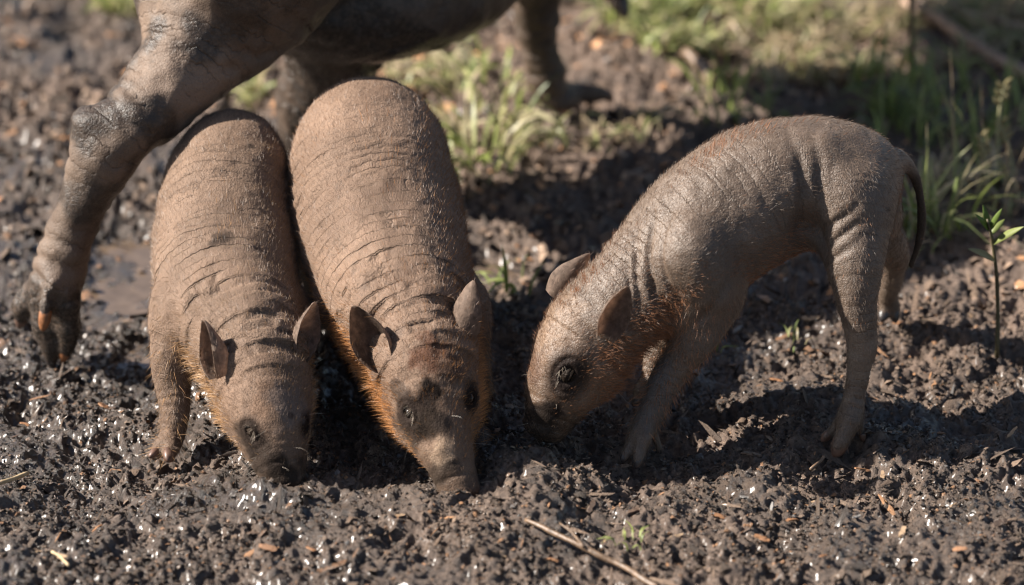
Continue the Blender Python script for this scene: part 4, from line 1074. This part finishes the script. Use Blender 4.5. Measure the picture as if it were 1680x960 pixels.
def on_ground(px, py, lift=0.004):
    p = G(px, py)
    for _ in range(3):
        z = ground_at(p[0], p[1]) + lift; p = G(px, py, z)
    return p
pts = [on_ground(a, b, 0.006) for a, b in ((862, 853), (905, 872), (945, 892), (985, 912), (1020, 928), (1048, 945), (1080, 966))]
twig = thing('twig', pts[0], 'long thin brown twig lying across the crumbly mud', 'twig')
tube('stem', pts, [0.0018, 0.0028, 0.0026, 0.0031, 0.0027, 0.0031, 0.003], M_STICK, twig, pts[0], 8, 5, 0.0012)
sp_ = [on_ground(a, b, 0.008) for a, b in ((958, 898), (940, 875), (918, 858))]
tube('side_shoot', sp_, [0.0016, 0.0013, 0.0008], M_STICK, twig, pts[0], 6, 4, 0.001)
for pxs, rad, m, lab in (
        ([(1480, 5), (1545, 35), (1600, 75), (1650, 105), (1700, 130)], 0.008, M_STICK_D, 'thick dry stick lying on bare soil near the grass'),
        ([(1590, 25), (1640, 38), (1700, 50)], 0.006, M_STICK_D, 'pale dry stick beside the thicker dry stick'),
        ([(1125, 85), (1150, 110), (1170, 135)], 0.007, M_STICK, 'short brown stick at the edge of the bright grass'),
        ([(-10, 795), (20, 786), (45, 776)], 0.0022, M_STRAWC, 'straw stalk on the wet mud by itself'),
        ([(85, 905), (100, 915), (112, 928)], 0.0016, M_STRAWC, 'short thick straw scrap on the mud'),
        ([(1330, 770), (1348, 755), (1352, 748)], 0.0018, M_STICK, 'thin crooked twig by the hind hoof of the lone piglet')):
    q = [on_ground(a, b, rad * 0.8) for a, b in pxs]
    o = tube('stick' if 'stick' in lab else ('straw_stalk' if 'straw' in lab else 'twig'), q, [rad] * len(q), m, None, None, 8, 4, rad * 0.3)
    tag(o, lab, 'stick' if 'straw' not in lab else 'straw')

# ----------------------------------------------------------------- grass and plants
def blades(n, g, cx, cy, spread, length, width, lean, cols, flat=0.0):
    """curved ribbons rooted round (cx,cy)"""
    r = spread * np.sqrt(g.random(n)); a = g.uniform(0, 2 * math.pi, n)
    x = cx + r * np.cos(a); y = cy + r * np.sin(a)
    return blades_at(x, y, g, length, width, lean, cols, np.where(r > 1e-6, a, g.uniform(0, 6.28, n)), flat)
def blades_at(x, y, g, length, width, lean, cols, az, flat=0.0):
    n = len(x); seg = 5
    az = az + 0.9 * g.normal(size=n); L_ = length * (0.55 + 0.8 * g.random(n)); W = width * (0.6 + 0.7 * g.random(n))
    le = np.clip(lean + 0.3 * g.normal(size=n), 0.05, 1.35)
    d = np.stack([np.cos(az), np.sin(az), np.zeros(n)], -1)
    tw = az + math.pi / 2 + 0.5 * g.normal(size=n)
    sd = np.stack([np.cos(tw), np.sin(tw), 0.35 * g.normal(size=n)], -1); sd = nrm(sd)
    z0 = ground_h(x, y, False); p = np.stack([x, y, z0 - 0.002], -1); V = []
    ang = le * 0.45
    for k in range(seg + 1):
        t = k / seg; w = W * (1 - t ** 1.7) * (0.75 + 0.5 * min(t * 3, 1)) * 0.5 + 0.0001
        V.append(p - sd * w[:, None]); V.append(p + sd * w[:, None])
        p = p + (d * np.sin(ang)[:, None] + np.array([0, 0, 1.0]) * np.cos(ang)[:, None]) * (L_ / seg)[:, None]
        low = p[:, 2] < z0 + 0.004; p[low, 2] = z0[low] + 0.004
        ang = np.minimum(ang + le * 0.42, 2.0)
    V = np.stack(V, 1); m = 2 * (seg + 1)
    f = np.array([(2 * k, 2 * k + 1, 2 * k + 3, 2 * k + 2) for k in range(seg)])
    F4 = (f[None] + (np.arange(n) * m)[:, None, None]).reshape(-1, 4)
    c = np.array(cols)[g.integers(0, len(cols), n)] * (0.7 + 0.6 * g.random(n))[:, None]
    return V.reshape(-1, 3), F4, np.repeat(c, m, 0)
GREEN = [(0.20, 0.24, 0.065), (0.25, 0.29, 0.08), (0.29, 0.32, 0.11), (0.33, 0.34, 0.15), (0.15, 0.18, 0.07)]
YELL = GREEN + [(0.44, 0.41, 0.20), (0.48, 0.43, 0.26), (0.38, 0.38, 0.16), (0.50, 0.42, 0.27), (0.42, 0.36, 0.20)]
DRY = [(0.42, 0.34, 0.22), (0.36, 0.27, 0.17), (0.28, 0.28, 0.12)]
def tuft(px, py, n, spread, length, width, lean, cols, label, seed):
    p = G(px, py); g = np.random.default_rng(seed); z = ground_at(p[0], p[1])
    v, f4, c = blades(n, g, p[0], p[1], spread, length, width, lean, cols)
    root = thing('grass_tuft', (p[0], p[1], z), label, 'grass tuft')
    o = mesh_obj('blades', v, f4, M_GRASS, root, root.location, attrs={'tint': c}); tag(o, kind='stuff')
    return root
tuft(790, 268, 60, 0.05, 0.085, 0.0055, 0.95, YELL, 'green tuft with drooping blades in front of the adult front leg', 101)
tuft(805, 190, 50, 0.07, 0.07, 0.005, 1.0, YELL, 'yellowish sprawling tuft behind the drooping green tuft', 102)
tuft(1500, 392, 50, 0.045, 0.095, 0.0045, 0.7, YELL, 'sunlit tuft right behind the tail of the lone piglet', 103)
tuft(1550, 400, 26, 0.035, 0.085, 0.0045, 0.8, GREEN, 'small leafy tuft next to the tuft by the tail', 104)
tuft(850, 455, 16, 0.04, 0.06, 0.004, 1.0, GREEN, 'few thin blades in the shade between two piglets', 105)
tuft(1165, 575, 5, 0.012, 0.035, 0.003, 0.9, GREEN, 'tiny sprig of green under the lone piglet', 106)
tuft(1290, 555, 7, 0.025, 0.03, 0.003, 1.1, YELL, 'few flattened blades on the soil beneath the lone piglet belly', 107)
tuft(1035, 900, 10, 0.02, 0.022, 0.0025, 1.2, GREEN, 'green moss-like sprig beside the long twig', 108)
tuft(1480, 420, 14, 0.04, 0.05, 0.004, 1.1, DRY + GREEN, 'low straw-coloured blades behind the lone piglet hoof', 109)
tuft(1632, 322, 14, 0.05, 0.13, 0.0032, 0.3, DRY, 'upright dry stalks at the edge of the shaded grass', 110)
tuft(1600, 240, 10, 0.05, 0.10, 0.0035, 0.45, DRY + GREEN, 'thin half-dry stalks rising out of shaded grass', 111)
# lawn strips: too many blades to count
def lawn(polys, n, length, width, cols, seed, name, label, lean=0.7):
    g = np.random.default_rng(seed); xs, ys_, azs = [], [], []
    for (px, py, rx, ry, w) in polys:
        k = int(n * w); c = G(px, py); rxm = rx * mpp(c); rym = ry * mpp(c) / math.sin(PITCH)
        rr = np.sqrt(g.random(k)); a = g.uniform(0, 2 * math.pi, k)
        xs.append(c[0] + rxm * rr * np.cos(a)); ys_.append(c[1] + rym * rr * np.sin(a))
    x = np.concatenate(xs); y = np.concatenate(ys_)
    k = noise2(x, y, 9, seed) + 0.3 * noise2(x, y, 22, seed) > -0.12; x, y = x[k], y[k]
    v, f4, c = blades_at(x, y, g, length, width, lean, cols, g.uniform(0, 6.28, len(x)))
    return tag(mesh_obj(name, v, f4, M_GRASS, attrs={'tint': c}), kind='stuff', label=label)
lawn([(1050, 60, 150, 55, .38), (1180, 25, 160, 50, .25), (960, 20, 60, 60, .1), (1020, -40, 300, 60, .4), (230, 5, 70, 16, .06), (730, 110, 60, 50, .07), (420, 130, 18, 60, .03)], 2900, 0.052, 0.0048, YELL, 201, 'grass', 'bright sunlit grass at the edge of the mud', 0.95)
lawn([(1330, 165, 190, 55, .5), (1560, 180, 150, 60, .4), (1430, 215, 120, 40, .15), (1230, 205, 90, 30, .08)], 330, 0.075, 0.0048, GREEN[:3] + [GREEN[4]], 202, 'grass', 'longer grass growing behind the lone piglet')
lawn([(1400, 60, 260, 70, .4), (1600, 20, 160, 60, .3), (1300, 110, 160, 40, .15), (960, 210, 120, 60, .1), (660, 120, 60, 70, .1), (1600, 330, 70, 80, .1)], 2000, 0.05, 0.0045, DRY, 203, 'dry_grass', 'scattered dry straw-coloured blades on the soil', 1.15)
# young plant with a bare stem and pale leaves
def leaf(parent, origin, base, tip, w, n, col, name='leaf', curl=0.15):
    base, tip = np.asarray(base), np.asarray(tip); ax = tip - base; L_ = np.linalg.norm(ax); ax = nrm(ax); s = nrm(np.cross(ax, n)); nn = np.cross(s, ax)
    V = []; k = 8
    for j in range(k + 1):
        t = j / k; hw = w * math.sin(math.pi * min(0.08 + t * 0.92, 1)) ** 0.8 + 0.0002
        c = base + ax * L_ * t + nn * (-curl * L_ * t * t)
        V += [c - s * hw + nn * hw * 0.35, c, c + s * hw + nn * hw * 0.35]
    V = np.array(V); V2 = V - nn * 0.0004; m = len(V); Fq = []
    for j in range(k):
        for i in (0, 1):
            a = 3 * j + i; Fq += [(a, a + 1, a + 4, a + 3), (m + a, m + a + 3, m + a + 4, m + a + 1)]
    for j in range(k):
        Fq += [(3 * j, 3 * j + 3, m + 3 * j + 3, m + 3 * j), (3 * j + 2, m + 3 * j + 2, m + 3 * j + 5, 3 * j + 5)]
    return mesh_obj(name, np.concatenate([V, V2]), Fq, M_GRASS, parent, origin, attrs={'tint': np.tile(col, (2 * m, 1))})
b0 = G(1636, 582, 0.0); Yp = b0[1]; b0[2] = ground_at(b0[0], b0[1])
sap = thing('seedling', b0, 'slim young plant with a bare dark stem and a few pale leaves', 'plant')
M_STEM = plain_material('green_stem', (0.085, 0.07, 0.035), 0.5, 0.5, 120, 0.3)
M_STEMG = plain_material('pale_stalk', (0.30, 0.28, 0.15), 0.55, 0.4, 120, 0.3)
tube('stem', [P(1636, 586, Yp), P(1637, 500, Yp), P(1634, 440, Yp - .005), P(1628, 395, Yp - .008), P(1620, 360, Yp - .01)], [0.0026, 0.0022, 0.0020, 0.0018, 0.0012], M_STEM, sap, b0)
for (bx, by, tx, ty, w, dY, cc) in ((1630, 400, 1672, 370, 0.0042, -.02, (0.25, 0.28, 0.09)), (1632, 428, 1596, 405, 0.0042, -.02, (0.36, 0.32, 0.17)), (1622, 375, 1615, 338, 0.003, .0, (0.12, 0.18, 0.04)), (1624, 378, 1640, 345, 0.003, -.01, (0.15, 0.21, 0.05)), (1622, 378, 1606, 352, 0.003, -.01, (0.11, 0.16, 0.04)), (1626, 385, 1648, 358, 0.003, .01, (0.2, 0.24, 0.07))):
    leaf(sap, b0, P(bx, by, Yp - .008), P(tx, ty, Yp - .008 + dY), w, np.array([0, -0.6, 0.8]), cc)
for k, (pts_px, lab) in enumerate((([(1622, 330), (1618, 270), (1610, 225)], 'pale seed stalk with a bent head standing over the seedling'), ([(1640, 300), (1636, 240), (1640, 180), (1648, 140)], 'tall thin seed stalk rising above the shaded grass'), ([(1665, 300), (1655, 240), (1640, 205)], 'leaning pale seed stalk among the shaded grass'), ([(1495, 130), (1496, 60), (1494, -20)], 'dark upright stem growing out of the shaded grass'))):
    p0 = on_ground(*pts_px[0], 0.0); st = thing('seed_stalk' if k < 3 else 'dark_stem', p0, lab, 'stalk')
    q = [P(a, b, p0[1]) for a, b in pts_px]
    tube('stem', q, [0.0016 if k < 3 else 0.0035] * len(q), M_STEMG if k < 3 else M_STEM, st, p0)
    if k < 3:
        for j in range(6):
            c = q[-1] * (1 - j * 0.16) + q[-2] * (j * 0.16)
            leaf(st, p0, c, c + np.array([0.008 * (-1) ** j, -0.003, 0.010]), 0.0028, np.array([0, -1, 0.2]), (0.40, 0.34, 0.18), 'seed_head')
print('objects', len(bpy.data.objects), 'tris', sum(len(o.data.loops) - 2 * len(o.data.polygons) for o in bpy.data.objects if o.type == 'MESH'))
